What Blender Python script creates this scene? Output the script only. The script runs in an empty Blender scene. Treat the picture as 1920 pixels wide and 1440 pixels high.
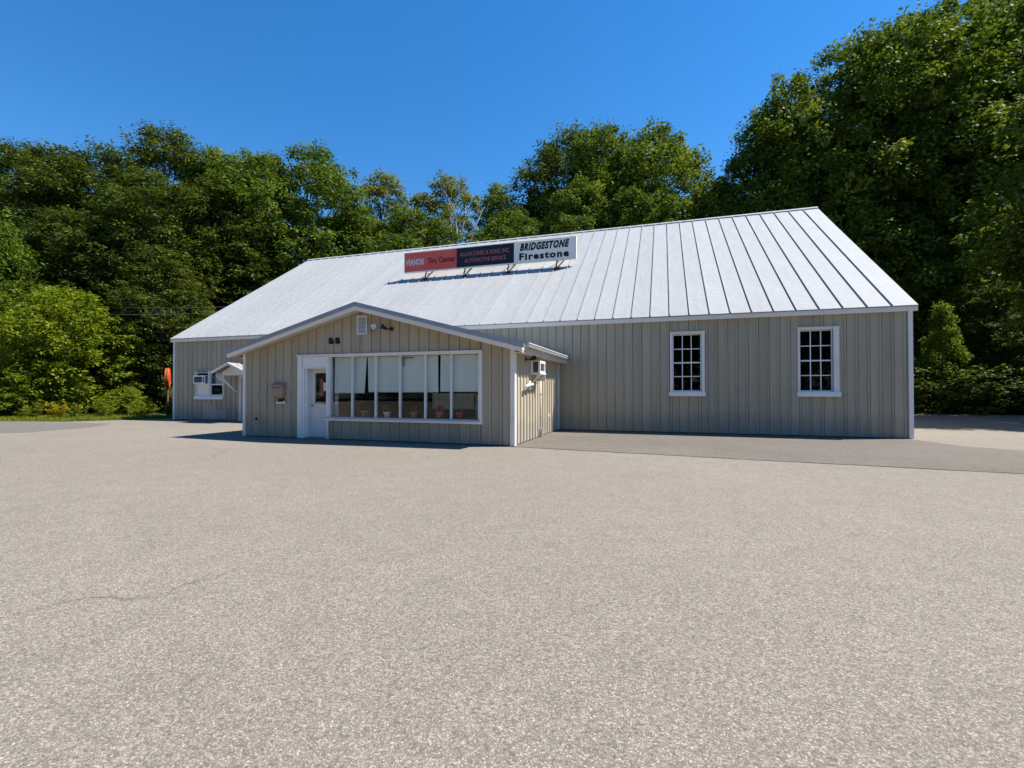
import bpy, math, random
import numpy as np
from mathutils import Matrix, Vector

# ------------------------------------------------------------------ camera, sky, sun, exposure
S = bpy.context.scene
COL = S.collection
CAM_H, FPX = 1.45, 881.67            # eye height, focal length in photo pixels (1920 wide)
YAW, PIT = math.radians(-17.85), math.radians(0.707)
Fv = Vector((math.sin(YAW)*math.cos(PIT), math.cos(YAW)*math.cos(PIT), math.sin(PIT)))
Rv = Vector((math.cos(YAW), -math.sin(YAW), 0))
Uv = Rv.cross(Fv)
cd = bpy.data.cameras.new('camera')
cam = bpy.data.objects.new('camera', cd); COL.objects.link(cam)
cam.matrix_world = Matrix(((Rv.x, Uv.x, -Fv.x, 0), (Rv.y, Uv.y, -Fv.y, 0), (Rv.z, Uv.z, -Fv.z, CAM_H), (0, 0, 0, 1)))
cd.sensor_width = 36; cd.lens = FPX/1920*36
cd.clip_start = .05; cd.clip_end = 3000
S.camera = cam

SUN_EL, SUN_PHI = math.radians(58), math.radians(22)      # phi: from +X (along the wall) towards +Y (behind it)
sd = Vector((math.cos(SUN_EL)*math.cos(SUN_PHI), math.cos(SUN_EL)*math.sin(SUN_PHI), math.sin(SUN_EL)))
W = bpy.data.worlds.new('World'); S.world = W; W.use_nodes = True
wn = W.node_tree.nodes; wl = W.node_tree.links
sky = wn.new('ShaderNodeTexSky'); sky.sky_type = 'NISHITA'; sky.sun_disc = False
sky.sun_elevation = SUN_EL; sky.sun_rotation = math.pi/2 - SUN_PHI
sky.altitude = 300; sky.air_density = 1.0; sky.dust_density = 0.0; sky.ozone_density = 4.0
bg = wn['Background']; bg.inputs['Strength'].default_value = 0.09
hs_ = wn.new('ShaderNodeHueSaturation'); hs_.inputs['Saturation'].default_value = 1.30; hs_.inputs['Value'].default_value = 1.0
wl.new(sky.outputs[0], hs_.inputs['Color']); wl.new(hs_.outputs[0], bg.inputs['Color'])      # deep polarised blue, the same all over the sky
sl = bpy.data.lights.new('sun', 'SUN'); sl.energy = 4.6; sl.angle = math.radians(.53); sl.color = (1, .955, .88)
so = bpy.data.objects.new('sun', sl); COL.objects.link(so)
so.rotation_euler = sd.to_track_quat('Z', 'Y').to_euler(); so.location = sd*60
S.view_settings.view_transform = 'Standard'; S.view_settings.look = 'None'
S.view_settings.exposure = 1.17; S.view_settings.gamma = 1
S.cycles.max_bounces = 6; S.cycles.diffuse_bounces = 3; S.cycles.transparent_max_bounces = 14

rng = np.random.default_rng(7)
random.seed(7)

# ------------------------------------------------------------------ materials
def nt(name):
    m = bpy.data.materials.new(name); m.use_nodes = True
    t = m.node_tree; b = t.nodes['Principled BSDF']
    return m, t, b
def N(t, kind, **kw):
    n = t.nodes.new(kind)
    for k, v in kw.items():
        if k in n.inputs: n.inputs[k].default_value = v
        else: setattr(n, k, v)
    return n
def L(t, a, b): t.links.new(a, b)
def ramp(t, fac, stops):
    r = t.nodes.new('ShaderNodeValToRGB'); e = r.color_ramp.elements
    while len(e) < len(stops): e.new(.5)
    for x, (p, c) in zip(e, stops):
        x.position = p; x.color = (c[0], c[1], c[2], 1) if not isinstance(c, (int, float)) else (c, c, c, 1)
    L(t, fac, r.inputs[0]); return r.outputs[0]
def mix(t, fac, a, b, mode='MIX'):
    n = t.nodes.new('ShaderNodeMix'); n.data_type = 'RGBA'; n.blend_type = mode
    for s, v in ((n.inputs[0], fac), (n.inputs[6], a), (n.inputs[7], b)):
        if hasattr(v, 'is_linked'): L(t, v, s)
        elif isinstance(v, (int, float)): s.default_value = v
        else: s.default_value = (v[0], v[1], v[2], 1)
    return n.outputs[2]
def noise(t, scale, detail=4, rough=.55, vec=None, stretch=None):
    n = N(t, 'ShaderNodeTexNoise'); n.inputs['Scale'].default_value = scale
    n.inputs['Detail'].default_value = detail; n.inputs['Roughness'].default_value = rough
    g = t.nodes.new('ShaderNodeNewGeometry')
    src = g.outputs['Position'] if vec is None else vec
    if stretch:
        mp = t.nodes.new('ShaderNodeMapping'); mp.inputs['Scale'].default_value = stretch
        L(t, src, mp.inputs[0]); src = mp.outputs[0]
    L(t, src, n.inputs['Vector']); return n.outputs[0]
def bump(t, b, h, strength, dist):
    n = t.nodes.new('ShaderNodeBump'); n.inputs['Strength'].default_value = strength; n.inputs['Distance'].default_value = dist
    L(t, h, n.inputs['Height']); L(t, n.outputs[0], b.inputs['Normal'])
def rgb(r, g, b):
    f = lambda c: ((c/255+.055)/1.055)**2.4 if c > 10 else c/255/12.92
    return (f(r), f(g), f(b))

def plain(name, col, rough=.6, metal=0., var=.12, scale=6., spec=.35, bmp=0., stretch=None, dirt=None):
    m, t, b = nt(name)
    n = noise(t, scale, 5, stretch=stretch)
    lo = tuple(c*(1-var) for c in col); hi = tuple(min(1, c*(1+var)) for c in col)
    c = ramp(t, n, [(.3, lo), (.7, hi)])
    if dirt:
        n2 = noise(t, scale*.35, 6, .65, stretch=stretch)
        f = ramp(t, n2, [(.52, 0.), (.72, .6)])
        c = mix(t, f, c, dirt)
    L(t, c, b.inputs['Base Color'])
    b.inputs['Roughness'].default_value = rough; b.inputs['Metallic'].default_value = metal
    b.inputs['Specular IOR Level'].default_value = spec
    if bmp: bump(t, b, noise(t, scale*6, 4), bmp, .004)
    return m

M = {}
M['white'] = plain('white_trim_paint', (.82, .79, .735), .5, var=.05, scale=3, dirt=(.60, .55, .48))
M['white_clean'] = plain('white_enamel', (.85, .835, .80), .4, var=.03, scale=3)
M['fascia'] = plain('fascia_paint', (.84, .765, .67), .55, var=.06, scale=2, stretch=(.3, 1, 1), dirt=(.64, .57, .49))
M['rake_metal'] = plain('rake_edge_metal', (.36, .40, .45), .35, .35, var=.08, scale=2)  # grey-blue base carries the sky's reflection on the galvanised edge
M['soffit'] = plain('soffit_board', (.60, .54, .44), .7, var=.08)
M['alu'] = plain('mullion_aluminium', (.74, .74, .73), .38, .15, var=.06, scale=4)
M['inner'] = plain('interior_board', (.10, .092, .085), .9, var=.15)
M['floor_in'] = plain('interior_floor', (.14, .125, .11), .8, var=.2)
M['dark'] = plain('dark_metal', (.02, .02, .022), .45, .2)
M['black'] = plain('black_paint', (.008, .008, .009), .5)
M['rust'] = plain('rusted_steel', (.13, .055, .03), .85, var=.35, scale=20, bmp=.3)
M['galv'] = plain('galvanised_steel', (.42, .43, .44), .4, .6, var=.1, scale=10)
M['terra'] = plain('terracotta', (.52, .19, .09), .8, var=.15, scale=20)
M['terra2'] = plain('glazed_red_pot', (.52, .085, .05), .4, var=.12, scale=20)
M['soil'] = plain('potting_soil', (.04, .028, .02), .95)
M['blind'] = plain('blind_fabric', (.86, .87, .83), .85, var=.05, scale=2, stretch=(2, 2, .4))
M['mailbox'] = plain('mailbox_tan', (.40, .27, .185), .6, var=.12, scale=8)
M['door_tan'] = plain('door_cream_paint', (.76, .745, .70), .5, var=.05, scale=3, dirt=(.62, .57, .49))
M['paper'] = plain('paper', (.72, .72, .70), .8, var=.04)
M['sign_red'] = plain('sign_red_panel', (.72, .095, .07), .45, var=.08, scale=1.5, dirt=(.74, .17, .13))
M['sign_black'] = plain('sign_black_panel', (.010, .011, .017), .4, var=.2, scale=2)
M['sign_white'] = plain('sign_white_panel', (.88, .79, .69), .45, var=.05, scale=1.5, dirt=(.70, .67, .65))
M['txt_red'] = plain('letter_red', (.48, .13, .13), .6)
M['txt_pale'] = plain('letter_pale', (.66, .60, .61), .6)
M['txt_maroon'] = plain('letter_maroon', (.07, .010, .012), .6)
M['orange'] = plain('orange_sign_paint', (.62, .085, .018), .5, var=.12, scale=4)
M['plywood'] = plain('weathered_plywood', (.42, .375, .29), .8, var=.14, scale=3, stretch=(1, 1, .3), dirt=(.30, .27, .21))
M['wire'] = plain('wire_sheath', (.09, .09, .09), .6)
M['rubber'] = plain('tyre_rubber', (.012, .012, .012), .8)
M['carwhite'] = plain('car_paint_white', (.72, .72, .72), .3, spec=.5, var=.02)
M['shingle'] = plain('canopy_shingle', (.24, .215, .18), .9, var=.3, scale=9)

def siding_material():
    m, t, b = nt('siding_paint')
    n1 = noise(t, 1.1, 5, .6, stretch=(1.6, 1.6, .22))
    c = ramp(t, n1, [(.25, (.412, .356, .256)), (.75, (.485, .424, .311))])
    # long faint run marks and dirt splashed at the foot of the boards
    n2 = noise(t, 7, 4, .6, stretch=(3, 3, .12))
    c = mix(t, ramp(t, n2, [(.5, 0.), (.75, .35)]), c, (.36, .305, .21))
    g = t.nodes.new('ShaderNodeNewGeometry'); sp = t.nodes.new('ShaderNodeSeparateXYZ'); L(t, g.outputs['Position'], sp.inputs[0])
    n3 = noise(t, 2.2, 5, .65)
    ad = N(t, 'ShaderNodeMath', operation='MULTIPLY_ADD'); L(t, n3, ad.inputs[0]); ad.inputs[1].default_value = -.9; L(t, sp.outputs[2], ad.inputs[2])
    f = ramp(t, ad.outputs[0], [(0, .30), (.30, 0.)])
    c = mix(t, f, c, (.22, .215, .20))
    n7 = noise(t, .55, 6, .7)
    c = mix(t, ramp(t, n7, [(.50, 0.), (.72, .35)]), c, (.33, .29, .215))
    oi = t.nodes.new('ShaderNodeObjectInfo')
    c = mix(t, 1., c, ramp(t, oi.outputs['Random'], [(0, .90), (1, 1.06)]), 'MULTIPLY')
    L(t, c, b.inputs['Base Color']); b.inputs['Roughness'].default_value = .6; b.inputs['Specular IOR Level'].default_value = .25
    bump(t, b, noise(t, 30, 4, .6, stretch=(2, 2, .15)), .12, .003)
    return m
M['siding'] = siding_material()

def roof_material():
    m, t, b = nt('weathered_white_metal_roof')
    tc = t.nodes.new('ShaderNodeTexCoord')
    n1 = noise(t, 1.3, 6, .65, vec=tc.outputs['Object'], stretch=(1, .5, .5))
    c = ramp(t, n1, [(.28, (.305, .312, .314)), (.72, (.365, .370, .367))])
    n2 = noise(t, 9, 5, .7, stretch=(.8, 1.6, 1.6))
    c = mix(t, ramp(t, n2, [(.50, 0.), (.70, .45)]), c, (.245, .256, .27))
    n6 = noise(t, 2.2, 5, .65, stretch=(4, .35, .35))
    c = mix(t, ramp(t, n6, [(.52, 0.), (.72, .4)]), c, (.25, .252, .25))
    n4 = noise(t, 60, 3, .7)
    c = mix(t, ramp(t, n4, [(.55, 0.), (.72, .5)]), c, (.225, .234, .245))
    oi = t.nodes.new('ShaderNodeObjectInfo')
    c = mix(t, 1., c, ramp(t, oi.outputs['Random'], [(0, .94), (1, 1.03)]), 'MULTIPLY')
    L(t, c, b.inputs['Base Color']); b.inputs['Roughness'].default_value = .68; b.inputs['Specular IOR Level'].default_value = .22
    n3 = noise(t, 3.2, 3, .5, stretch=(.7, 1.5, 1.5))
    bump(t, b, n3, .5, .03)
    return m
M['roof'] = roof_material()
def streak_material():
    m, t, b = nt('rust_run_stain')
    n = noise(t, 5, 5, .7, stretch=(6, .5, .5))
    c = ramp(t, n, [(.3, (.36, .36, .35)), (.62, (.36, .27, .19)), (.8, (.29, .18, .10))])
    L(t, c, b.inputs['Base Color']); b.inputs['Roughness'].default_value = .7
    return m
M['streak'] = streak_material()

def glass_material(tint=(1, 1, 1), name='window_glass'):
    m = bpy.data.materials.new(name); m.use_nodes = True; t = m.node_tree
    for n in list(t.nodes): t.nodes.remove(n)
    o = t.nodes.new('ShaderNodeOutputMaterial'); mx = t.nodes.new('ShaderNodeMixShader')
    tr = N(t, 'ShaderNodeBsdfTransparent'); tr.inputs[0].default_value = (*tint, 1)
    gl = N(t, 'ShaderNodeBsdfGlossy'); gl.inputs['Roughness'].default_value = .012; gl.inputs[0].default_value = (.95, .97, 1, 1)
    fr = N(t, 'ShaderNodeFresnel'); fr.inputs[0].default_value = 1.55
    ad = N(t, 'ShaderNodeMath', operation='MULTIPLY'); ad.inputs[1].default_value = .34
    L(t, fr.outputs[0], ad.inputs[0])
    L(t, ad.outputs[0], mx.inputs[0]); L(t, tr.outputs[0], mx.inputs[1]); L(t, gl.outputs[0], mx.inputs[2])
    bp = t.nodes.new('ShaderNodeBump'); bp.inputs['Strength'].default_value = .15; bp.inputs['Distance'].default_value = .004
    L(t, noise(t, 1.6, 2), bp.inputs['Height']); L(t, bp.outputs[0], gl.inputs['Normal'])
    L(t, mx.outputs[0], o.inputs[0]); return m
M['glass'] = glass_material((.93, .96, .95))
M['glass_dark'] = glass_material((.42, .45, .47), 'dark_tinted_glass')  # even dark tint for the twelve-pane windows

def asphalt_material(name, c_lo, c_hi, c_dark, c_lite, grain=105., bstr=.6, cracks=True):
    m, t, b = nt(name)
    big = noise(t, .16, 5, .6)
    mid = noise(t, 2.6, 6, .72)
    base = ramp(t, big, [(.3, c_lo), (.7, c_hi)])
    base = mix(t, ramp(t, mid, [(.42, 0.), (.68, .6)]), base, tuple(a*.80 for a in c_lo))
    base = mix(t, ramp(t, noise(t, .45, 5, .7), [(.5, 0.), (.70, .45)]), base, tuple(a*.84 for a in c_lo))
    base = mix(t, ramp(t, noise(t, 24, 4, .75), [(.38, .40), (.5, 0.)]), base, tuple(a*.62 for a in c_lo))
    base = mix(t, ramp(t, noise(t, 60, 3, .7), [(.53, 0.), (.66, .42)]), base, tuple(a*1.35 for a in c_hi))
    base = mix(t, ramp(t, noise(t, 54, 3, .7), [(.36, .6), (.48, 0.)]), base, tuple(a*.55 for a in c_lo))
    g = t.nodes.new('ShaderNodeNewGeometry')
    # chip stones: voronoi cells, each with its own tone, seen between darker binder
    v = N(t, 'ShaderNodeTexVoronoi'); v.inputs['Scale'].default_value = grain
    wv = N(t, 'ShaderNodeTexNoise'); wv.inputs['Scale'].default_value = grain*.55; wv.inputs['Detail'].default_value = 2
    L(t, g.outputs['Position'], wv.inputs['Vector'])
    vm = N(t, 'ShaderNodeVectorMath', operation='MULTIPLY_ADD'); L(t, wv.outputs['Color'], vm.inputs[0])
    vm.inputs[1].default_value = (1.6/grain,)*3; L(t, g.outputs['Position'], vm.inputs[2])
    L(t, vm.outputs[0], v.inputs['Vector'])
    sx = t.nodes.new('ShaderNodeSeparateColor'); L(t, v.outputs['Color'], sx.inputs[0])
    tone = ramp(t, sx.outputs[0], [(.0, .40), (.35, .90), (.7, 1.12), (1., 1.75)])
    base = mix(t, .8, base, mix(t, 1., base, tone, 'MULTIPLY'))
    gap = ramp(t, v.outputs['Distance'], [(.30, 0.), (.62, .62)])
    base = mix(t, gap, base, c_dark)
    n5 = noise(t, grain*.42, 4, .75)
    base = mix(t, ramp(t, n5, [(.30, .42), (.46, 0.)]), base, c_dark)
    base = mix(t, ramp(t, n5, [(.56, 0.), (.74, .5)]), base, c_lite)
    if cracks:
        vc = N(t, 'ShaderNodeTexVoronoi', feature='DISTANCE_TO_EDGE'); vc.inputs['Scale'].default_value = .33
        wn2 = N(t, 'ShaderNodeTexNoise'); wn2.inputs['Scale'].default_value = 1.1; wn2.inputs['Detail'].default_value = 6
        L(t, g.outputs['Position'], wn2.inputs['Vector'])
        vm2 = N(t, 'ShaderNodeVectorMath', operation='MULTIPLY_ADD'); L(t, wn2.outputs['Color'], vm2.inputs[0])
        vm2.inputs[1].default_value = (1.5,)*3; L(t, g.outputs['Position'], vm2.inputs[2]); L(t, vm2.outputs[0], vc.inputs['Vector'])
        line = ramp(t, vc.outputs['Distance'], [(.0, 1.), (.008, 0.)])
        msk = ramp(t, noise(t, .22, 3), [(.54, 0.), (.62, .6)])
        mm = N(t, 'ShaderNodeMath', operation='MULTIPLY'); L(t, line, mm.inputs[0]); L(t, msk, mm.inputs[1])
        base = mix(t, mm.outputs[0], base, tuple(a*.5 for a in c_dark))
    L(t, base, b.inputs['Base Color']); b.inputs['Roughness'].default_value = .88; b.inputs['Specular IOR Level'].default_value = .25
    hh = N(t, 'ShaderNodeMath', operation='MULTIPLY_ADD'); L(t, v.outputs['Distance'], hh.inputs[0]); hh.inputs[1].default_value = -1.; L(t, n5, hh.inputs[2])
    bump(t, b, hh.outputs[0], bstr, .006)
    return m
M['lot'] = asphalt_material('chip_seal_asphalt', (.230, .202, .166), (.285, .251, .208), (.100, .085, .068), (.40, .36, .305))
M['patch'] = asphalt_material('smooth_asphalt_patch', (.125, .108, .089), (.205, .180, .150), (.075, .065, .054), (.25, .222, .188), grain=140., bstr=.22)
M['road'] = asphalt_material('worn_side_road_asphalt', (.145, .132, .115), (.185, .168, .147), (.09, .081, .072), (.22, .203, .178), grain=120., bstr=.25)

M['joint'] = plain('open_asphalt_joint', (.055, .047, .04), .95)
def ground_material():
    m, t, b = nt('forest_floor')
    n = noise(t, .8, 6, .65)
    c = ramp(t, n, [(.3, (.030, .026, .016)), (.55, (.045, .05, .018)), (.75, (.05, .07, .02))])
    L(t, c, b.inputs['Base Color']); b.inputs['Roughness'].default_value = .95
    bump(t, b, noise(t, 6, 5), .8, .08); return m
M['floor'] = ground_material()

def leaf_material(name, c1, c2, c3, trans=.45, rough=.5):
    """c1..c3: darker, middle and lighter leaf colours, told apart leaf by leaf and tree by tree"""
    m, t, b = nt(name)
    at = N(t, 'ShaderNodeAttribute'); at.attribute_name = 'tone'
    oi = t.nodes.new('ShaderNodeObjectInfo')
    c = ramp(t, at.outputs['Fac'], [(0, c1), (.5, c2), (1, c3)])
    c = mix(t, 1., c, ramp(t, oi.outputs['Random'], [(0, (.80, .86, .85)), (.5, (1, 1, 1)), (1, (1.18, 1.10, .92))]), 'MULTIPLY')
    L(t, c, b.inputs['Base Color']); b.inputs['Roughness'].default_value = .65; b.inputs['Specular IOR Level'].default_value = .10
    tl = t.nodes.new('ShaderNodeBsdfTranslucent')
    tc = mix(t, 1., c, (1.25, 1.2, .45), 'MULTIPLY'); L(t, tc, tl.inputs[0])
    mx = t.nodes.new('ShaderNodeMixShader'); mx.inputs[0].default_value = trans
    o = t.nodes['Material Output']
    L(t, b.outputs[0], mx.inputs[1]); L(t, tl.outputs[0], mx.inputs[2]); L(t, mx.outputs[0], o.inputs[0])
    return m
M['leaf'] = leaf_material('broadleaf_leaves', (.044, .078, .013), (.090, .138, .022), (.175, .225, .040), .28)
M['leaf_dark'] = leaf_material('dark_feathery_leaves', (.040, .060, .012), (.074, .102, .019), (.142, .172, .035), .24)
M['leaf_bright'] = leaf_material('young_maple_leaves', (.080, .130, .011), (.130, .180, .014), (.200, .240, .022), .38)
M['leaf_mid'] = leaf_material('green_maple_leaves', (.048, .086, .009), (.078, .126, .012), (.135, .185, .020), .32)
M['leaf_pale'] = leaf_material('pale_silvery_leaves', (.070, .095, .034), (.105, .130, .048), (.150, .175, .07), .4)
M['weed'] = leaf_material('weed_leaves', (.09, .12, .015), (.16, .19, .02), (.24, .24, .03), .5)
M['gold'] = leaf_material('goldenrod_leaves', (.20, .19, .015), (.30, .25, .02), (.38, .30, .03), .4)
M['grass'] = leaf_material('grass_blades', (.09, .13, .015), (.15, .19, .022), (.25, .25, .04), .4)
M['flower_red'] = leaf_material('red_flower_leaves', (.10, .012, .012), (.16, .02, .02), (.05, .08, .02), .3)
M['flower_pink'] = leaf_material('pink_flower_petals', (.45, .08, .13), (.55, .13, .18), (.35, .2, .08), .3)
M['bark'] = plain('bark', (.075, .062, .048), .95, var=.4, scale=9, stretch=(2, 2, .4), bmp=.5)
M['bark_pale'] = plain('pale_dead_wood', (.26, .235, .20), .9, var=.25, scale=9)

# ------------------------------------------------------------------ mesh helpers
def link_mesh(name, me, mat, parent=None, loc=None):
    o = bpy.data.objects.new(name, me); COL.objects.link(o)
    if mat is not None and not me.materials: me.materials.append(mat)
    if parent is not None: o.parent = parent
    if loc is not None: o.location = loc
    return o
class MB:
    """collects vertices and faces of one mesh"""
    def __init__(s): s.v = []; s.f = []
    def add(s, vs, fs):
        k = len(s.v); s.v += [tuple(x) for x in vs]; s.f += [tuple(i+k for i in f) for f in fs]; return s
    def box(s, x0, x1, y0, y1, z0, z1):
        return s.add([(x0,y0,z0),(x1,y0,z0),(x1,y1,z0),(x0,y1,z0),(x0,y0,z1),(x1,y0,z1),(x1,y1,z1),(x0,y1,z1)],
                     [(0,3,2,1),(4,5,6,7),(0,1,5,4),(1,2,6,5),(2,3,7,6),(3,0,4,7)])
    def prism(s, poly, axis, a, b):
        """poly: 2-D outline (counter-clockwise seen from +axis) extruded from a to b along axis"""
        def P(u, v, w): return {'x': (w, u, v), 'y': (u, w, v), 'z': (u, v, w)}[axis]
        n = len(poly)
        vs = [P(u, v, a) for u, v in poly]+[P(u, v, b) for u, v in poly]
        fs = [tuple(range(n))[::-1], tuple(range(n, 2*n))]+[(i, (i+1) % n, n+(i+1) % n, n+i) for i in range(n)]
        return s.add(vs, fs)
    def tube(s, pts, rads, k=8, cap=True):
        pts = [Vector(p) for p in pts]; rings = []
        up = Vector((.31, .17, .93))
        vs = []; fs = []
        for i, p in enumerate(pts):
            d = (pts[min(i+1, len(pts)-1)]-pts[max(i-1, 0)]).normalized()
            a = d.cross(up)
            if a.length < .05: a = d.cross(Vector((1, 0, 0)))
            a.normalize(); b = d.cross(a)
            r = rads[i] if hasattr(rads, '__len__') else rads
            for j in range(k):
                w = 2*math.pi*j/k; vs.append(p+a*(r*math.cos(w))+b*(r*math.sin(w)))
        for i in range(len(pts)-1):
            for j in range(k):
                fs.append((i*k+j, i*k+(j+1) % k, (i+1)*k+(j+1) % k, (i+1)*k+j))
        if cap: fs.append(tuple(range(k))); fs.append(tuple(range((len(pts)-1)*k, len(pts)*k))[::-1])
        return s.add(vs, fs)
    def lathe(s, prof, k=20, c=(0, 0, 0)):
        vs = []; fs = []
        for r, z in prof:
            for j in range(k):
                w = 2*math.pi*j/k; vs.append((c[0]+r*math.cos(w), c[1]+r*math.sin(w), c[2]+z))
        for i in range(len(prof)-1):
            for j in range(k): fs.append((i*k+j, i*k+(j+1) % k, (i+1)*k+(j+1) % k, (i+1)*k+j))
        fs.append(tuple(range(k))[::-1]); fs.append(tuple(range((len(prof)-1)*k, len(prof)*k)))
        return s.add(vs, fs)
    def mesh(s, name, smooth=False, fix=True):
        me = bpy.data.meshes.new(name); me.from_pydata(s.v, [], s.f); me.update()
        if fix:
            import bmesh
            bm = bmesh.new(); bm.from_mesh(me); bmesh.ops.recalc_face_normals(bm, faces=bm.faces); bm.to_mesh(me); bm.free()
        if smooth: me.polygons.foreach_set('use_smooth', [True]*len(me.polygons))
        return me
    def build(s, name, mat, parent=None, smooth=False, bevel=0.):
        o = link_mesh(name, s.mesh(name, smooth), mat, parent)
        if bevel:
            md = o.modifiers.new('bevel', 'BEVEL'); md.width = bevel; md.segments = 2; md.limit_method = 'ANGLE'
        return o
def tag(o, label=None, cat=None, group=None, kind=None):
    for k, v in (('label', label), ('category', cat), ('group', group), ('kind', kind)):
        if v: o[k] = v
    return o
def thing(name, label, cat, loc=(0, 0, 0), rz=0., group=None):
    o = bpy.data.objects.new(name, None); COL.objects.link(o); o.empty_display_size = .2
    o.location = loc; o.rotation_euler = (0, 0, rz)
    return tag(o, label, cat, group)
def boxes(name, mat, parent, *bs, bevel=0.):
    m = MB()
    for b in bs: m.box(*b)
    return m.build(name, mat, parent, bevel=bevel)

# ------------------------------------------------------------------ the building: measures in metres, camera at x = y = 0
D = 16.98                   # plane of the long front wall
XL, XR = -22.99, 7.04       # its ends
EAVE_Y, EAVE_Z = D-.13, 3.965
RIDGE_Y, RIDGE_Z = 26.28, 10.32
RX0, RX1 = XL-.13, XR+.13
BACK = 2*RIDGE_Y-D
A = 11.57                   # plane of the office front
AX0, AX1 = -12.62, -3.68
PKX = -8.25                 # office gable peak
SL = .265                   # slope of the office roof
RAKE = .31; SIDE = .33      # overhangs

# ------------------------------------------------------------------ the setting
def sheet(name, poly, z, mat, kind='structure'):
    m = MB(); m.add([(x, y, z) for x, y in poly], [tuple(range(len(poly)))])
    return tag(m.build(name, mat), kind=kind)
# terrain: flat round the lot, rising gently under the wood behind
def terrain():
    xs = np.concatenate([np.linspace(-420, -110, 9), np.linspace(-100, 100, 41), np.linspace(110, 420, 9)])
    ys = np.concatenate([np.linspace(-420, -60, 9), np.linspace(-50, 130, 37), np.linspace(150, 420, 7)])
    X, Y = np.meshgrid(xs, ys); Z = np.full_like(X, -.03)
    d = np.clip((Y-44)/60, 0, None)+np.clip((-X-48)/60, 0, None)+np.clip((X-30)/60, 0, None)*(Y > 10)
    Z += np.clip(d, 0, 1.6)**1.4*11
    nx, ny = len(xs), len(ys)
    v = np.stack([X.ravel(), Y.ravel(), Z.ravel()], 1)
    f = [(j*nx+i, j*nx+i+1, (j+1)*nx+i+1, (j+1)*nx+i) for j in range(ny-1) for i in range(nx-1)]
    me = bpy.data.meshes.new('ground'); me.from_pydata(v.tolist(), [], f); me.polygons.foreach_set('use_smooth', [True]*len(f))
    return tag(link_mesh('ground', me, M['floor']), kind='structure')
terrain()
def ground_z(x, y):
    d = max(0, (y-44)/60)+max(0, (-x-48)/60)+(max(0, (x-30)/60) if y > 10 else 0)
    return -.03+min(d, 1.6)**1.4*11
sheet('parking_lot', [(-60, -30), (40, -30), (40, 36.4), (7.5, 36.6), (-23.2, 36.8), (-23.4, 19.2), (-24.2, 17.0), (-26.0, 14.2), (-29, 13.6), (-60, 14.5)], -.012, M['lot'])
sheet('asphalt_patch', [(-3.70, 11.50), (-1.6, 11.26), (1.65, 10.90), (6.0, 10.52), (14.0, 9.9), (24, 9.1), (24, 12.4), (14, 13.0), (9.2, 13.9), (7.4, 15.1), (6.9, 16.96), (-3.70, 16.96)], -.008, M['patch'])
pj = [(-3.70, 11.50), (-1.6, 11.26), (1.65, 10.90), (6.0, 10.52), (14.0, 9.9), (24, 9.1)]
jl = []
for (xa, ya), (xb, yb) in zip(pj[:-1], pj[1:]):
    for k in range(12): jl.append((xa+(xb-xa)*k/12, ya+(yb-ya)*k/12+random.uniform(-.025, .025)))
jl.append(pj[-1])
sheet('asphalt_joint', [(x, y-random.uniform(.006, .024)) for x, y in jl]+[(x, y+random.uniform(.006, .024)) for x, y in jl[::-1]], -.004, M['joint'])
sheet('side_road', [(-60, 2), (-34, 4.6), (-23.2, 8.2), (-20.8, 10.2), (-21.2, 12.4), (-22.6, 14.0), (-24.5, 14.0), (-29, 13.55), (-60, 14.4)], -.007, M['road'])

# ------------------------------------------------------------------ siding boards
BW = .305
def board_mesh(xa, xb, z0, ztop, rib=True):
    """one siding board between xa and xb (profile seen from the front, -y), its upper end following ztop(x)"""
    w = xb-xa
    if rib and w > .12:
        pr = [(xa, .0), (xb-.084, .0), (xb-.066, -.034), (xb-.026, -.034), (xb-.011, .0)]
    else: pr = [(xa, .0), (xb-.011, .0)]
    n = len(pr); back = .012
    vs = []
    for x, y in pr: vs.append((x, y, z0))
    for x, y in pr: vs.append((x, y, ztop(x)))
    vs += [(xa, back, z0), (xb-.011, back, z0), (xa, back, ztop(xa)), (xb-.011, back, ztop(xb-.011))]
    a, b, c, d = 2*n, 2*n+1, 2*n+2, 2*n+3
    fs = [(i, i+1, n+i+1, n+i) for i in range(n-1)]
    fs += [(a, 0, n, c), (n-1, b, d, 2*n-1), tuple([*range(n)][::-1])+(a, b), tuple(range(n, 2*n))+(d, c), (b, a, c, d)]
    me = bpy.data.meshes.new('siding_board'); me.from_pydata(vs, [], fs); me.update()
    return me
_cache = {}
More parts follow.
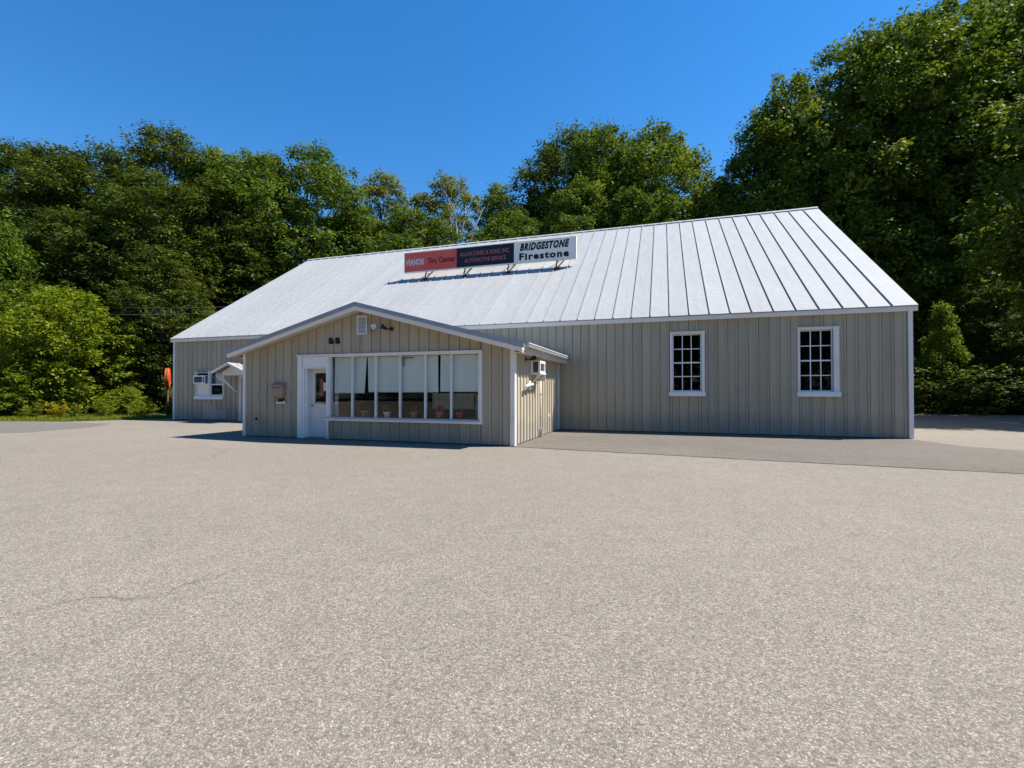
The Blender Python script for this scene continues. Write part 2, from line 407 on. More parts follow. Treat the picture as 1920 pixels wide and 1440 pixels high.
def siding(parent, x0, x1, z0, ztop, holes, place, start=None):
    """boards from x0 to x1 in wall coordinates; holes = [(xa, xb, za, zb)]; place(obj) sets the board into the wall plane"""
    edges = []; x = x0 if start is None else start
    while x < x1-.02:
        edges.append((max(x, x0), min(x+BW, x1))); x += BW
    for xa, xb in edges:
        cuts = sorted({xa, xb} | {e for h in holes for e in h[:2] if xa+.01 < e < xb-.01})
        for ca, cb in zip(cuts[:-1], cuts[1:]):
            if cb-ca < .015: continue
            mid = (ca+cb)/2
            spans = [(z0, None)]
            for h in sorted([h for h in holes if h[0] < mid < h[1]], key=lambda h: h[2]):
                lo, hi = spans.pop()
                if h[2]-lo > .02: spans.append((lo, h[2]))
                spans.append((h[3], None))
            for lo, hi in spans:
                zt = (lambda q, hi=hi: hi) if hi is not None else ztop
                if zt(mid)-lo < .02: continue
                flat = hi is not None or abs(ztop(ca)-ztop(cb)) < 1e-6
                key = (round(cb-ca, 3), round(lo, 3), round(zt(mid), 3), cb == xb) if flat else None
                if key in _cache: me = _cache[key]
                else:
                    me = board_mesh(0, cb-ca, lo, lambda q: zt(q+ca), rib=(cb == xb))
                    me.materials.append(M['siding'])
                    if key: _cache[key] = me
                o = bpy.data.objects.new('siding_board', me); COL.objects.link(o); o.parent = parent
                place(o, ca)
def wall_sheet(name, x0, x1, z0, z1, holes, y0, y1, parent, mat):
    """backing wall (inside lining) of boxes round the openings"""
    m = MB()
    xs = sorted({x0, x1} | {v for h in holes for v in h[:2]})
    for a, b in zip(xs[:-1], xs[1:]):
        mid = (a+b)/2; lo = z0
        for h in sorted([h for h in holes if h[0] < mid < h[1]], key=lambda h: h[2]):
            if h[2]-lo > .001: m.box(a, b, y0, y1, lo, h[2])
            lo = h[3]
        if z1-lo > .001: m.box(a, b, y0, y1, lo, z1)
    return m.build(name, mat, parent)

B = thing('tire_shop', 'long tan tire shop with white metal roof and gabled front office', 'building', ((XL+XR)/2, D+5, 0))
BOFF = B.location.copy()
_old_build = MB.build
def child(o):
    """keep world coordinates under the building's empty"""
    o.location = -BOFF; return o
# all direct parts of the building are modelled in world coordinates below an origin shift
class BB(MB):
    def build(s, name, mat, parent=None, smooth=False, bevel=0.):
        o = MB.build(s, name, mat, parent or B, smooth, bevel)
        if parent is None: child(o)
        return o
def bboxes(name, mat, parent, *bs, bevel=0.):
    m = BB()
    for b in bs: m.box(*b)
    return m.build(name, mat, parent, bevel=bevel)

# openings in the long wall (x0, x1, z0, z1)
W1 = (.30, 1.22, 1.40, 3.34); W2 = (4.11, 5.03, 1.40, 3.34)
LW = (-21.46, -19.80, 1.16, 2.30); SDOOR = (-18.75, -17.85, .02, 2.05)
main_holes = [W1, W2, LW, SDOOR]
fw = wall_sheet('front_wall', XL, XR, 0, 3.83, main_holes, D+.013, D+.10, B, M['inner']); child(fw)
def place_main(o, x): o.location = (x, D, 0)
siding(fw, XL+.02, XR-.02, .015, lambda x: 3.80, main_holes, place_main, start=XL+.02)
# other outer walls
for nm, X in (('gable_wall', XL+.05), ('gable_wall', XR-.05)):
    m = BB(); m.prism([(D+.1, 0), (BACK-.1, 0), (BACK-.1, 3.8), (RIDGE_Y, RIDGE_Z-.22), (D+.1, 3.8)], 'x', X-.05, X+.05)
    m.build(nm, M['siding'])
bboxes('back_wall', M['siding'], None, (XL, XR, BACK-.1, BACK, 0, 3.8))
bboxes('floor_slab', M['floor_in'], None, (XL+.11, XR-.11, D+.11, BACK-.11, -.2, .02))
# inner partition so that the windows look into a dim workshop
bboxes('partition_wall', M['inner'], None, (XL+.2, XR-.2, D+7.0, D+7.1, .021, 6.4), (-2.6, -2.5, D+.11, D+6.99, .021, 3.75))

# roof: deck, single sheets with a standing seam each, ridge cap, trims
ru = Vector((0, RIDGE_Y-EAVE_Y, RIDGE_Z-EAVE_Z)); RLEN = ru.length; ru.normalize()
rn = Vector((0, -ru.z, ru.y))
roof = BB()
roof.prism([(EAVE_Y+.02, EAVE_Z-.07), (2*RIDGE_Y-EAVE_Y-.02, EAVE_Z-.07), (2*RIDGE_Y-EAVE_Y-.02, EAVE_Z-.014), (RIDGE_Y, RIDGE_Z-.014), (EAVE_Y+.02, EAVE_Z-.014)][::-1], 'x', RX0+.01, RX1-.01)
# hollow under the roof: the deck is only a shell
roof.v, roof.f = [], []
for sgn in (1, -1):
    e = Vector((0, EAVE_Y+.02 if sgn > 0 else 2*RIDGE_Y-EAVE_Y-.02, EAVE_Z-.012)); r = Vector((0, RIDGE_Y, RIDGE_Z-.012)); dn = Vector((0, 0, -.10))
    roof.prism([(e.y, e.z), (r.y, r.z), (r.y, r.z-.10), (e.y, e.z-.07)], 'x', RX0+.01, RX1-.01)
roof_o = roof.build('roof', M['inner'])
def roof_panel_mesh(w, seam=True):
    """sheet in local axes: x across, y up the slope, z out of the roof; a standing seam along its right edge"""
    segs = 12
    pr = [(0.002, 0.0), (w-.026, 0.0), (w-.023, .046), (w-.002, .046), (w-.002, .0)] if seam else [(0.002, 0), (w-.002, 0)]
    n = len(pr); vs = []; fs = []
    for k in range(segs+1):
        for x, z in pr: vs.append((x, k/segs*RLEN, z))
    for k in range(segs):
        for i in range(n-1): fs.append((k*n+i, k*n+i+1, (k+1)*n+i+1, (k+1)*n+i))
    fs.append(tuple(range(n))[::-1])
    me = bpy.data.meshes.new('roof_panel'); me.from_pydata(vs, [], fs); me.update(); me.materials.append(M['roof']); return me
PW = .6315
seam0 = 6.545                       # first seam from the right end, as the photo shows
edges = [RX1, seam0]
while edges[-1]-PW > RX0+.1: edges.append(edges[-1]-PW)
edges.append(RX0)
rm = Matrix(((1, 0, 0, 0), (0, ru.y, rn.y, 0), (0, ru.z, rn.z, 0), (0, 0, 0, 1)))
pm = roof_panel_mesh(PW)
for i, (b, a) in enumerate(zip(edges[:-1], edges[1:])):
    w = b-a
    me = pm if abs(w-PW) < 1e-4 else roof_panel_mesh(w, seam=(i > 0))
    o = bpy.data.objects.new('roof_panel', me); COL.objects.link(o); o.parent = roof_o
    tilt = random.uniform(-.0012, .0012)
    o.matrix_local = Matrix.Translation((a, EAVE_Y, EAVE_Z)) @ rm @ Matrix.Rotation(tilt, 4, 'Y')
# far slope as one plain sheet (never faces the lot)
m = MB(); yb = 2*RIDGE_Y-EAVE_Y
m.add([(RX0, yb, EAVE_Z), (RX1, yb, EAVE_Z), (RX1, RIDGE_Y, RIDGE_Z), (RX0, RIDGE_Y, RIDGE_Z)], [(0, 1, 2, 3)]); m.build('back_slope_sheet', M['roof'], roof_o)
m = MB(); q = .16
for s in (-1, 1):
    y1 = RIDGE_Y+s*q*ru.y; z1 = RIDGE_Z-q*ru.z
    m.add([(RX0-.01, RIDGE_Y, RIDGE_Z+.065), (RX1+.01, RIDGE_Y, RIDGE_Z+.065), (RX1+.01, y1, z1+.06), (RX0-.01, y1, z1+.06)], [(0, 1, 2, 3)])
    m.add([(RX0-.01, y1, z1+.06), (RX1+.01, y1, z1+.06), (RX1+.01, y1, z1-.0), (RX0-.01, y1, z1-.0)], [(0, 1, 2, 3)])
m.build('ridge_cap', M['roof'], roof_o)
# screws of the ridge cap
for k in range(24):
    x = -13.2+k*.62
    boxes('cap_screw', M['galv'], roof_o, (x, x+.022, RIDGE_Y-.165*ru.y, RIDGE_Y-.13*ru.y, RIDGE_Z-.03, RIDGE_Z+.035))
# fascia and rake boards
bboxes('fascia', M['fascia'], None, (RX0+.02, RX1-.02, EAVE_Y+.012, EAVE_Y+.05, EAVE_Z-.175, EAVE_Z-.012), bevel=.004)
bboxes('soffit', M['fascia'], None, (RX0+.02, RX1-.02, EAVE_Y+.051, D-.004, EAVE_Z-.165, EAVE_Z-.145))
bboxes('drip_edge', M['roof'], None, (RX0, RX1, EAVE_Y-.012, EAVE_Y+.009, EAVE_Z-.035, EAVE_Z-.003))
for X in (RX0, RX1):
    m = BB(); h = .16
    m.prism([(EAVE_Y+.052, EAVE_Z-.02), (EAVE_Y+.052, EAVE_Z-h), (EAVE_Y+.2, EAVE_Z-h+.03), (RIDGE_Y, RIDGE_Z-h-.02), (RIDGE_Y, RIDGE_Z-.005)], 'x', X-.012, X+.012)
    m.build('rake_board', M['fascia'])
# corner posts of the long wall
for xa, xb in ((XL-.03, XL+.075), (XR-.085, XR+.03)):
    bboxes('corner_trim', M['white'], None, (xa, xb, D-.042, D-.002, .0, 3.80), bevel=.004)
bboxes('corner_trim', M['white'], None, (XR+.004, XR+.03, D-.001, D+.10, .0, 3.80))

# ------------------------------------------------------------------ twelve-pane windows
def sash_window(x0, x1, z0, z1, cl, cr, dirt=0):
    wv = bpy.data.objects.new('window', None); COL.objects.link(wv); wv.parent = B; child(wv)
    yg = D+.075
    # casing: two jambs, head, sill
    boxes('jamb', M['white'], wv, (x0-cl, x0, D-.052, D+.012, z0-.02, z1+.06), (x0-.006, x0, D+.013, yg+.03, z0-.02, z1+.01), bevel=.003)
    boxes('jamb', M['white'], wv, (x1, x1+cr, D-.052, D+.012, z0-.02, z1+.06), (x1, x1+.006, D+.013, yg+.03, z0-.02, z1+.01), bevel=.003)
    boxes('head', M['white'], wv, (x0-cl-.02, x1+cr+.03, D-.085, D-.002, z1+.061, z1+.085), (x0+.001, x1-.001, D-.045, D+.10, z1, z1+.059), bevel=.003)
    boxes('sill', M['white_clean'], wv, (x0-cl-.03, x1+cr+.02, D-.12, D-.002, z0-.165, z0-.021), (x0+.001, x1-.001, D-.10, D+.10, z0-.0205, z0-.002), bevel=.004)
    sw = .035
    boxes('sash', M['white_clean'], wv, (x0+.001, x0+sw, yg-.03, yg+.012, z0, z1), (x1-sw, x1-.001, yg-.03, yg+.012, z0, z1),
          (x0+sw+.001, x1-sw-.001, yg-.03, yg+.012, z0, z0+sw), (x0+sw+.001, x1-sw-.001, yg-.03, yg+.012, z1-sw, z1))
    gx0, gx1, gz0, gz1 = x0+sw, x1-sw, z0+sw, z1-sw
    cw, ch = (gx1-gx0)/3, (gz1-gz0)/4
    for i in (1, 2): boxes('muntin', M['white_clean'], wv, (gx0+i*cw-.013, gx0+i*cw+.013, yg-.022, yg+.004, gz0+.001, gz1-.001))
    for j in (1, 2, 3):
        h = .022 if j == 2 else .014
        for i in range(3): boxes('muntin', M['white_clean'], wv, (gx0+i*cw+.0135, gx0+(i+1)*cw-.0135, yg-.020, yg+.003, gz0+j*ch-h, gz0+j*ch+h))
    pmesh = MB(); pmesh.box(-cw/2+.004, cw/2-.004, -.002, .002, -ch/2+.004, ch/2-.004); pme = pmesh.mesh('pane'); pme.materials.append(M['glass_dark'])
    for i in range(3):
        for j in range(4):
            o = bpy.data.objects.new('pane', pme); COL.objects.link(o); o.parent = wv
            o.location = (gx0+(i+.5)*cw, yg+.008, gz0+(j+.5)*ch); o.rotation_euler = (random.uniform(-.012, .012), 0, random.uniform(-.012, .012))
    return wv
sash_window(*W1, .085, .10)
sash_window(*W2, .055, .155)

# ------------------------------------------------------------------ left window: cooler opening, plywood infill, double-hung sash
lw = bpy.data.objects.new('window', None); COL.objects.link(lw); lw.parent = B; child(lw)
x0, x1, z0, z1 = LW; xm = -20.66
boxes('jamb', M['white'], lw, (x0-.07, x0, D-.05, D+.05, z0-.02, z1+.05), bevel=.003)
boxes('jamb', M['white'], lw, (x1, x1+.06, D-.05, D+.05, z0-.02, z1+.05), bevel=.003)
boxes('head', M['plywood'], lw, (x0-.09, x1+.08, D-.07, D+.05, z1+.051, z1+.10))
boxes('sill', M['white_clean'], lw, (x0-.09, x1+.07, D-.11, D-.002, z0-.165, z0-.021), (x0+.001, x1-.001, D-.09, D+.08, z0-.0205, z0-.002), bevel=.004)
boxes('mullion', M['white'], lw, (xm-.06, xm+.06, D-.045, D+.05, z0, z1+.05))
boxes('infill_panel', M['white_clean'], lw, (x0+.001, xm-.061, D+.0, D+.03, z0, z0+.58))
boxes('infill_strip', M['white_clean'], lw, (x0+.02, x0+.10, D-.02, D-.001, z0+.002, z0+.56))
boxes('infill_panel', M['white_clean'], lw, (x0+.001, xm-.061, D+.0, D+.03, z1-.05, z1+.05))
boxes('sash', M['white_clean'], lw, (xm+.061, x1-.001, D+.0, D+.035, z0, z0+.06), (xm+.061, x1-.001, D+.0, D+.035, z0+.52, z0+.575), (xm+.061, xm+.09, D+.0, D+.035, z0+.061, z0+.519),
      (x1-.03, x1-.001, D+.0, D+.035, z0+.061, z0+.519), (xm+.061, x1-.001, D+.02, D+.05, z1-.03, z1+.05))
boxes('pane', M['glass'], lw, (xm+.091, x1-.031, D+.015, D+.02, z0+.061, z0+.519))
boxes('pane', M['glass'], lw, (xm+.062, x1-.002, D+.036, D+.041, z0+.576, z1-.031))
# lowered blind behind the upper sash
tag(boxes('roller_blind', M['blind'], None, (xm+.20, x1-.02, D+.14, D+.145, z0+.50, z1+.02)), 'pale green blind half down in the small window beside the cooler', 'blind')
# plywood patch on the wall under it
boxes('wall_patch', M['plywood'], fw, (-21.0, -20.2, D-.041, D-.033, .06, .80))
boxes('wall_patch', M['plywood'], fw, (-20.19, -19.55, D-.039, D-.033, .05, .55))

# side door under the little canopy
sdv = bpy.data.objects.new('door', None); COL.objects.link(sdv); sdv.parent = B; child(sdv)
x0, x1, z0, z1 = SDOOR
boxes('leaf', M['siding'], sdv, (x0+.05, x1-.05, D+.02, D+.06, z0+.02, z1-.05))
boxes('frame', M['white'], sdv, (x0-.05, x0+.049, D-.045, D+.07, .0, z1+.05), (x1-.049, x1+.05, D-.045, D+.07, .0, z1+.05), (x0+.05, x1-.05, D-.045, D+.07, z1-.049, z1+.05))
m = MB(); m.lathe([(.0, -.03), (.03, -.02), (.032, .02), (.0, .03)], 10, (x0+.14, D-.01, 1.0)); m.build('handle', M['galv'], sdv, smooth=True)
cp = bpy.data.objects.new('canopy', None); COL.objects.link(cp); cp.parent = B; child(cp)
CX, CY0, CZ, CE, CWD = -18.33, D-1.0, 2.66, 2.27, .95
for s in (-1, 1):
    m = MB(); xe = CX+s*CWD
    m.add([(CX, CY0-.04, CZ), (xe, CY0-.04, CE), (xe, D-.033, CE), (CX, D-.033, CZ), (CX, CY0-.04, CZ-.05), (xe, CY0-.04, CE-.05), (xe, D-.033, CE-.05), (CX, D-.033, CZ-.05)],
          [(0, 1, 2, 3), (4, 7, 6, 5), (0, 4, 5, 1), (1, 5, 6, 2), (2, 6, 7, 3), (3, 7, 4, 0)])
    m.build('roof_slope', M['shingle'], cp)
    m = MB()
    m.add([(CX, CY0-.075, CZ+.012), (xe+s*.02, CY0-.075, CE+.004), (xe+s*.02, CY0-.075, CE-.11), (CX, CY0-.075, CZ-.10), (CX, CY0-.042, CZ+.012), (xe+s*.02, CY0-.042, CE+.004), (xe+s*.02, CY0-.042, CE-.11), (CX, CY0-.042, CZ-.10)],
          [(0, 1, 2, 3), (7, 6, 5, 4), (0, 4, 5, 1), (1, 5, 6, 2), (2, 6, 7, 3), (3, 7, 4, 0)])
    m.build('rake_board', M['white'], cp)
m = MB(); m.prism([(CX-.74, 2.10), (CX+.74, 2.10), (CX+.74, 2.26), (CX, CZ-.06), (CX-.74, 2.26)], 'y', CY0+.30, CY0+.335); m.build('gable_board', M['white_clean'], cp)
m = MB(); m.tube([(CX-.78, CY0+.03, 2.11), (CX-.60, D-.04, 1.35)], .035, 6); m.build('brace', M['white'], cp)
m = MB(); m.tube([(CX+.78, CY0+.03, 2.11), (CX+.60, D-.04, 1.35)], .035, 6); m.build('brace', M['white'], cp)
m = MB(); m.tube([(CX-.45, CY0-.06, 2.115), (CX+.25, CY0-.02, 1.5)], .028, 6); m.build('brace', M['fascia'], cp)

# ------------------------------------------------------------------ the office
def gz(x): return 3.722-SL*abs(x-PKX)            # underside of the office roof at the wall
DOOR = (-10.34, -9.50, .0, 2.46); SF = (-9.42, -4.62, .66, 2.43)
off_holes = [(-10.52, -9.40, .0, 2.46), (-9.47, -4.57, .56, 2.47)]
of = BB()
xs = sorted({AX0+.02, AX1-.02, PKX} | {v for h in off_holes for v in h[:2]})
for a, b in zip(xs[:-1], xs[1:]):
    mid = (a+b)/2; lo = 0.
    for h in sorted([h for h in off_holes if h[0] < mid < h[1]], key=lambda h: h[2]):
        if h[2]-lo > .001: of.box(a, b, A+.013, A+.10, lo, h[2])
        lo = max(lo, h[3])
    of.prism([(a, lo), (b, lo), (b, gz(b)), (a, gz(a))], 'y', A+.013, A+.10)
of_o = of.build('office_front_wall', M['inner'])
def place_off(o, x): o.location = (x, A, 0)
# boards left and right of the peak follow the slope
siding(of_o, AX0+.02, PKX, .015, lambda x: gz(x)-.002, off_holes, place_off, start=AX0+.02)
siding(of_o, PKX, AX1-.02, .015, lambda x: gz(x)-.002, off_holes, place_off, start=PKX)
# right side wall of the office (normal +x): wall coordinate runs away from the camera
os_o = bboxes('office_side_wall', M['inner'], None, (AX1-.10, AX1-.013, A+.101, D-.05, 0, gz(AX1)))
def place_side(o, t): o.location = (AX1, t, 0); o.rotation_euler = (0, 0, math.pi/2)
siding(os_o, A+.02, D-.13, .015, lambda x: gz(AX1)-.01, [], place_side, start=A+.02)
ow = bboxes('office_side_wall', M['siding'], None, (AX0, AX0+.1, A+.101, D-.05, 0, gz(AX0)))
bboxes('office_floor', M['floor_in'], None, (AX0+.11, AX1-.11, A+.11, D-.06, -.1, .03))
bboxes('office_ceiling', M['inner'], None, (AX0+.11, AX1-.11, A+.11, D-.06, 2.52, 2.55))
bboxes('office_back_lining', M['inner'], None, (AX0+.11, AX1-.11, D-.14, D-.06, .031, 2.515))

# roof of the office
FY = A-RAKE
rz = lambda x: 3.905-SL*abs(x-PKX)
ex0, ex1 = AX0-SIDE, AX1+SIDE
oroof = BB()
oroof.prism([(ex0, rz(ex0)), (ex0, rz(ex0)-.05), (PKX, rz(PKX)-.05), (ex1, rz(ex1)-.05), (ex1, rz(ex1)), (PKX, rz(PKX))], 'y', FY-.02, D-.034)
oroof_o = oroof.build('office_roof', M['rake_metal'])
# metal edge strip and rake board, one pair each side
for s in (-1, 1):
    xe = ex0 if s < 0 else ex1
    for nm, mat, top, bot, ya, yb in (('edge_strip', M['rake_metal'], .022, -.098, FY-.075, FY-.021), ('rake_board', M['fascia'], -.0985, -.215, FY-.05, FY-.021)):
        m = MB()
        xo = xe+s*.05 if nm == 'edge_strip' else xe+s*.0
        m.add([(x, y, rz(x)+t) for y in (ya, yb) for x, t in ((PKX, top), (xo, top), (xo, bot), (PKX, bot))],
              [(0, 1, 2, 3), (7, 6, 5, 4), (0, 4, 5, 1), (1, 5, 6, 2), (2, 6, 7, 3), (3, 7, 4, 0)])
        m.build(nm, mat, oroof_o)
    # sloping soffit under the front overhang
    m = MB(); zz = -.19
    m.add([(PKX, FY-.02, rz(PKX)+zz), (xe, FY-.02, rz(xe)+zz), (xe, A-.032, rz(xe)+zz), (PKX, A-.032, rz(PKX)+zz),
           (PKX, FY-.02, rz(PKX)+zz+.02), (xe, FY-.02, rz(xe)+zz+.02), (xe, A-.032, rz(xe)+zz+.02), (PKX, A-.032, rz(PKX)+zz+.02)],
          [(0, 1, 2, 3), (4, 7, 6, 5), (0, 4, 5, 1), (1, 5, 6, 2), (2, 6, 7, 3), (3, 7, 4, 0)])
    m.build('soffit', M['soffit'], oroof_o)
# eaves: fascia, soffit and box gutter on the right, fascia on the left
ze = rz(ex1)
boxes('fascia', M['soffit'], oroof_o, (ex1-.03, ex1-.0, FY-.02, D-.04, ze-.215, ze-.051))
boxes('soffit', M['soffit'], oroof_o, (AX1+.034, ex1-.031, A-.031, D-.04, ze-.20, ze-.18))
m = MB(); gy0, gy1 = A-.12, D-.035
m.box(ex1+.001, ex1+.10, gy0, gy1, ze-.075, ze-.065); m.box(ex1+.09, ex1+.105, gy0, gy1, ze-.064, ze+.025); m.box(ex1+.001, ex1+.089, gy0, gy0+.01, ze-.064, ze+.02)
m.build('gutter', M['galv'], oroof_o)
boxes('gutter_lit_lip', M['white_clean'], oroof_o, (ex1+.082, ex1+.118, gy0, gy1, ze+.0255, ze+.042))  # sunlit rim of the metal gutter, its brightness put in as white enamel
zl = rz(ex0)
boxes('fascia', M['soffit'], oroof_o, (ex0, ex0+.03, FY-.02, D-.04, zl-.215, zl-.051))
boxes('soffit', M['soffit'], oroof_o, (ex0+.031, AX0-.034, A-.031, D-.04, zl-.20, zl-.18))
# corner posts
bboxes('corner_trim', M['white'], None, (AX0-.03, AX0+.075, A-.042, A-.001, 0, gz(AX0)+.005), bevel=.004)
bboxes('corner_trim', M['white'], None, (AX1-.085, AX1+.044, A-.042, A-.001, 0, gz(AX1)+.005), bevel=.004)
bboxes('corner_trim', M['white_clean'], None, (AX1+.002, AX1+.044, A-.0005, A+.10, 0, gz(AX1)+.005), bevel=.004)
bboxes('corner_trim', M['white'], None, (AX1+.002, AX1+.05, D-.13, D-.034, 0, gz(AX1)+.005), bevel=.004)

# storefront
sf = bpy.data.objects.new('storefront_window', None); COL.objects.link(sf); sf.parent = B; child(sf)
boxes('head', M['white'], sf, (-10.56, -4.545, A-.075, A-.001, 2.462, 2.50), (-9.395, -4.60, A-.03, A+.10, 2.415, 2.4615), bevel=.004)
boxes('jamb', M['white'], sf, (-4.60, -4.545, A-.07, A+.0, .56, 2.461), (-4.655, -4.601, A-.04, A+.10, .66, 2.4145), bevel=.004)
boxes('jamb', M['alu'], sf, (-9.40, -9.345, A-.03, A+.10, .66, 2.4145))
boxes('sill', M['white'], sf, (-9.47, -4.53, A-.095, A-.001, .545, .612), bevel=.006)
boxes('sill_flashing', M['rake_metal'], sf, (-9.46, -4.601, A-.06, A+.10, .6125, .6595))
gxs = [-9.345, -8.595, -7.806, -7.019, -6.227, -5.448, -4.655]
for x in gxs[1:-1]: boxes('mullion', M['alu'], sf, (x-.028, x+.028, A-.02, A+.075, .66, 2.4145), bevel=.004)
for a, b in zip(gxs[:-1], gxs[1:]):
    a2, b2 = a+(.029 if a != gxs[0] else 0), b-(.029 if b != gxs[-1] else 0)
    o = boxes('pane', M['glass'], sf, (a2, b2, -.003, .003, .662, 2.413)); o.location = (0, A+.035, 0)
    o.rotation_euler = (random.uniform(-.002, .002), 0, 0)
bboxes('window_shelf', M['inner'], None, (-9.34, -4.66, A+.101, A+.62, .62, .66))
# post with pasted notices inside the first pane
tag(boxes('notice_post', M['galv'], None, (-9.34, -9.20, A+.155, A+.19, .661, 2.40)), 'grey post behind the leftmost storefront pane beside the door', 'post')
for k, (zc, h) in enumerate(((1.56, .10), (1.40, .12), (1.20, .05), (1.06, .09))):
    tag(boxes('notice', M['paper'], None, (-9.32, -9.22, A+.150, A+.153, zc-h/2, zc+h/2)),
        ['topmost small paper notice on the post beside the shop door', 'second paper notice down on the post beside the shop door', 'narrow third paper notice on the post beside the shop door', 'lowest paper notice on the post beside the shop door'][k], 'notice', 'notices on the window post')

# entrance door, set back in a white frame
dr = bpy.data.objects.new('door', None); COL.objects.link(dr); dr.parent = B; child(dr)
boxes('frame', M['white_clean'], dr, (-10.52, -10.37, A-.05, A+.10, 0, 2.461), (-10.369, -10.30, A-.012, A+.12, 0, 2.1), (-10.299, -10.24, A+.05, A+.30, 0, 2.1), bevel=.005)
boxes('frame', M['white'], dr, (-9.475, -9.40, A-.05, A+.10, 0, 2.461), (-9.50, -9.476, A-.02, A+.30, 0, 2.1), bevel=.004)
boxes('transom_panel', M['white_clean'], dr, (-10.369, -9.476, A+.0, A+.06, 2.101, 2.461), (-10.34, -9.50, A-.012, A-.001, 2.17, 2.43), (-10.369, -9.476, A-.025, A-.0005, 2.08, 2.10), bevel=.004)
dx0, dx1, dy = -10.238, -9.502, A+.22
boxes('leaf', M['door_tan'], dr, (dx0, dx1, dy, dy+.045, .03, 1.02), (dx0, dx0+.14, dy, dy+.045, 1.0205, 1.955), (dx1-.06, dx1, dy, dy+.045, 1.0205, 1.955), (dx0, dx1, dy, dy+.045, 1.9555, 2.095))
boxes('raised_panel', M['door_tan'], dr, (dx0+.10, dx1-.08, dy-.012, dy-.001, .62, .90), bevel=.008)
boxes('raised_panel', M['door_tan'], dr, (dx0+.10, dx1-.08, dy-.012, dy-.001, .14, .52), bevel=.008)
boxes('pane', M['glass'], dr, (dx0+.141, dx1-.061, dy+.02, dy+.025, 1.021, 1.955))
boxes('threshold', M['galv'], dr, (dx0-.0, dx1, A+.02, A+.30, .0, .028))
m = MB(); m.lathe([(0, -.035), (.028, -.03), (.032, .0), (.022, .03), (0, .035)], 12, (dx0+.07, dy-.035, .98)); m.build('handle', M['galv'], dr, smooth=True)
tag(boxes('door_notice', M['paper'], None, (-9.80, -9.565, dy+.010, dy+.013, 1.42, 1.67)), 'white paper taped inside the window of the office door', 'notice')
tag(boxes('door_poster', M['txt_red'], None, (-9.95, -9.81, dy+.028, dy+.030, 1.25, 1.78)), 'dim reddish poster behind the office door window', 'poster')

# gable vent
vt = bpy.data.objects.new('gable_vent', None); COL.objects.link(vt); vt.parent = B; child(vt)
vx0, vx1, vz0, vz1 = -8.41, -8.07, 3.04, 3.585
boxes('frame', M['white'], vt, (vx0, vx0+.035, A-.06, A-.031, vz0, vz1), (vx1-.035, vx1, A-.06, A-.031, vz0, vz1), (vx0+.0355, vx1-.0355, A-.06, A-.031, vz0, vz0+.035), (vx0+.0355, vx1-.0355, A-.06, A-.031, vz1-.035, vz1), bevel=.003)
boxes('backing', M['dark'], vt, (vx0+.036, vx1-.036, A-.036, A-.032, vz0+.036, vz1-.036))
sm = MB(); sm.add([(0, -.022, -.013), (.268, -.022, -.013), (.268, -.004, .017), (0, -.004, .017), (0, -.018, -.013), (.268, -.018, -.013), (.268, -.0, .017), (0, -.0, .017)], [(0, 1, 2, 3), (7, 6, 5, 4), (0, 4, 5, 1), (2, 6, 7, 3), (1, 5, 6, 2), (3, 7, 4, 0)])
sme = sm.mesh('slat'); sme.materials.append(M['white'])
for k in range(12):
    o = bpy.data.objects.new('slat', sme); COL.objects.link(o); o.parent = vt; o.location = (vx0+.036, A-.0365, vz0+.06+k*.0385)

# ------------------------------------------------------------------ lettering
def text(name, body, size, mat, parent, M4, width=None, offset=0., shear=0., depth=.004, align='CENTER', space=1.):
    cu = bpy.data.curves.new(name, 'FONT'); cu.body = body; cu.size = size; cu.align_x = align; cu.align_y = 'CENTER'
    cu.offset = offset; cu.space_character = space; cu.shear = shear; cu.extrude = depth; cu.resolution_u = 3
    tmp = bpy.data.objects.new('tmp', cu); COL.objects.link(tmp); bpy.context.view_layer.update()
    dg = bpy.context.evaluated_depsgraph_get(); me = bpy.data.meshes.new_from_object(tmp.evaluated_get(dg))
    bpy.data.objects.remove(tmp); bpy.data.curves.remove(cu)
    n = len(me.vertices); co = np.empty(n*3); me.vertices.foreach_get('co', co); co = co.reshape(-1, 3)
    if width:
        w = co[:, 0].max()-co[:, 0].min(); co[:, 0] *= width/w; me.vertices.foreach_set('co', co.ravel())
    me.name = name; me.materials.clear(); me.materials.append(mat)
    o = bpy.data.objects.new(name, me); COL.objects.link(o)
    if parent is not None: o.parent = parent
    o.matrix_local = M4
    return o
FRONT = lambda x, y, z: Matrix.Translation((x, y, z)) @ Matrix.Rotation(math.pi/2, 4, 'X')
for k, xc in enumerate((-9.315, -9.08)):
    o = text('house_letter', 'a', .34, M['black'], None, FRONT(xc, A-.037, 2.915), width=.18, offset=.014, depth=.006)
    tag(o, ['left of the two black address characters on the office gable', 'right of the two black address characters on the office gable'][k], 'address sign', 'address characters')

